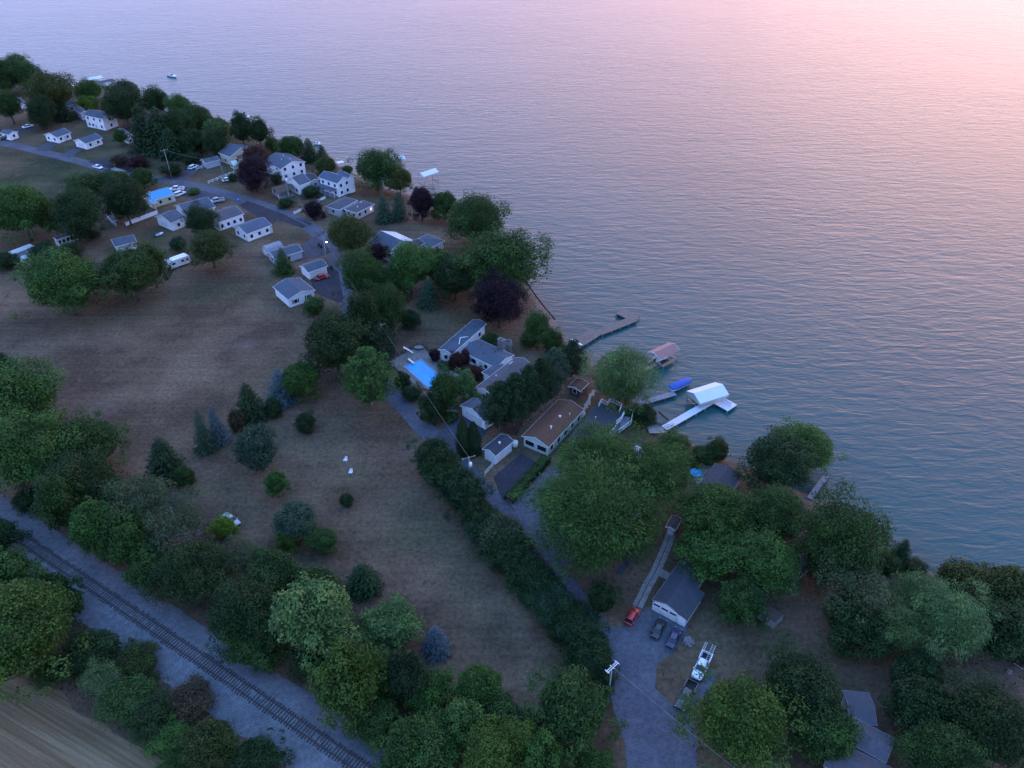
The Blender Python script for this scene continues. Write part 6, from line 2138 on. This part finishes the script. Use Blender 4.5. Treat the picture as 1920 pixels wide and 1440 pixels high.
L_ = (b - a).length; e_ = (b - a).normalized(); n_ = Vector((-e_.y, e_.x, 0))
u_ = t_.uniform(0, L_, ns); fa = t_.integers(0, 3, ns); s1 = t_.uniform(-1, 1, ns)
wd, hh = 1.0, 1.5
off = np.where(fa == 0, s1 * wd, np.where(fa == 1, wd, -wd)) * (1 + .12 * np.sin(u_ * 1.7))
zz = np.where(fa == 0, hh + .12 * np.sin(u_ * 2.1), (s1 * .5 + .5) * hh)
C = np.column_stack([a.x + e_.x * u_ + n_.x * off, a.y + e_.y * u_ + n_.y * off, zz]) + t_.normal(0, .08, (ns, 3))
nn = np.where((fa == 0)[:, None], np.array([[0, 0, 1.0]]), np.array([[n_.x, n_.y, .2]]) * np.sign(off)[:, None])
rng = np.random.default_rng(4)
C -= np.array([[hl.location.x, hl.location.y, 0]])
me = leaf_mesh('foliage', C, unit(nn + rsph(ns) * .6), np.full(ns, .16), np.full(ns, .11), LEAF)
o = bpy.data.objects.new('foliage', me); COL.objects.link(o); o.parent = hl; o.color = (*G['gr'], 1)
m = MB()
for k in range(14):
    p = a.lerp(b, (k + .5) / 14)
    m.tube([(p.x, p.y, 0), (p.x, p.y, 1.2)], .05, 5)
m.build('stems', BARK, hl)

# ------------------------------------------------------------------ sky and light
SUN_AZ = math.radians(33)      # clockwise from +Y: over the lake, to the upper right
SUN_EL = math.radians(1.5)
ZENITH = (.175, .4, .92)
HORIZON = (.68, .63, 1.02)
GLOW_WIDE = (1.5, .83, .74)
GLOW_TIGHT = (.28, .2, .15)
SKY_GAIN = 1.0
HAZE_SKY = .004
w = bpy.data.worlds.new('World'); scene.world = w; w.use_nodes = True
nt = w.node_tree
bg = nt.nodes['Background']
sky = nt.nodes.new('ShaderNodeTexSky'); sky.sky_type = 'NISHITA'; sky.sun_disc = False
sky.sun_elevation = SUN_EL; sky.sun_rotation = SUN_AZ
sky.air_density = 1.3; sky.dust_density = 1.5; sky.ozone_density = 2.0
lk(nt, sky.outputs[0], bg.inputs['Color'])
bg.inputs['Strength'].default_value = HAZE_SKY
# thin high overcast lit from below the horizon: blue overhead, lavender low down, pink around the set sun
tc = nt.nodes.new('ShaderNodeTexCoord').outputs['Generated']
sx = nt.nodes.new('ShaderNodeSeparateXYZ'); lk(nt, tc, sx.inputs[0])


def wmath(op, a, b=None):
    n = nt.nodes.new('ShaderNodeMath'); n.operation = op
    for i, v in enumerate((a, b)):
        if v is None:
            continue
        if isinstance(v, bpy.types.NodeSocket):
            lk(nt, v, n.inputs[i])
        else:
            n.inputs[i].default_value = v
    return n.outputs[0]


low = wmath('POWER', wmath('SUBTRACT', 1.0, wmath('MINIMUM', wmath('MAXIMUM', sx.outputs[2], 0.0), 1.0)), 3.0)
dp = nt.nodes.new('ShaderNodeVectorMath'); dp.operation = 'DOT_PRODUCT'; lk(nt, tc, dp.inputs[0])
GEL = math.radians(18)
dp.inputs[1].default_value = (math.sin(SUN_AZ) * math.cos(GEL), math.cos(SUN_AZ) * math.cos(GEL), math.sin(GEL))
dpo = wmath('MAXIMUM', dp.outputs['Value'], 0.0)
base = mixc(nt, low, ZENITH, HORIZON)
elv = wmath('ARCSINE', wmath('MINIMUM', wmath('MAXIMUM', sx.outputs[2], -1.0), 1.0))
azm = wmath('ARCTAN2', sx.outputs[0], sx.outputs[1])
ga = wmath('POWER', wmath('DIVIDE', wmath('SUBTRACT', azm, SUN_AZ), math.radians(40)), 2.0)
ge = wmath('POWER', wmath('DIVIDE', wmath('SUBTRACT', elv, math.radians(15)), math.radians(20)), 2.0)
lobe = wmath('EXPONENT', wmath('MULTIPLY', wmath('ADD', ga, ge), -1.0))
g1 = mixc(nt, wmath('MULTIPLY', lobe, .95), base, GLOW_WIDE)
g2 = mixc(nt, 1.0, g1, mixc(nt, wmath('POWER', dpo, 14.0), (0, 0, 0), GLOW_TIGHT), 'ADD')
bg2 = nt.nodes.new('ShaderNodeBackground'); lk(nt, g2, bg2.inputs['Color']); bg2.inputs['Strength'].default_value = SKY_GAIN
ads = nt.nodes.new('ShaderNodeAddShader'); lk(nt, bg.outputs[0], ads.inputs[0]); lk(nt, bg2.outputs[0], ads.inputs[1])
lk(nt, ads.outputs[0], nt.nodes['World Output'].inputs['Surface'])
sd = bpy.data.lights.new('sun', 'SUN'); so = bpy.data.objects.new('sun', sd); COL.objects.link(so)
sd.energy = .04; sd.angle = math.radians(35); sd.color = (1, .7, .6)
sdir = Vector((math.sin(SUN_AZ) * math.cos(SUN_EL), math.cos(SUN_AZ) * math.cos(SUN_EL), math.sin(max(SUN_EL, math.radians(2)))))
so.rotation_euler = sdir.to_track_quat('Z', 'Y').to_euler()
vs_ = scene.view_settings
scene.display_settings.display_device = 'sRGB'
vs_.view_transform = 'Standard'; vs_.look = 'None'; vs_.gamma = 1; vs_.use_curve_mapping = False
vs_.exposure = 1.32
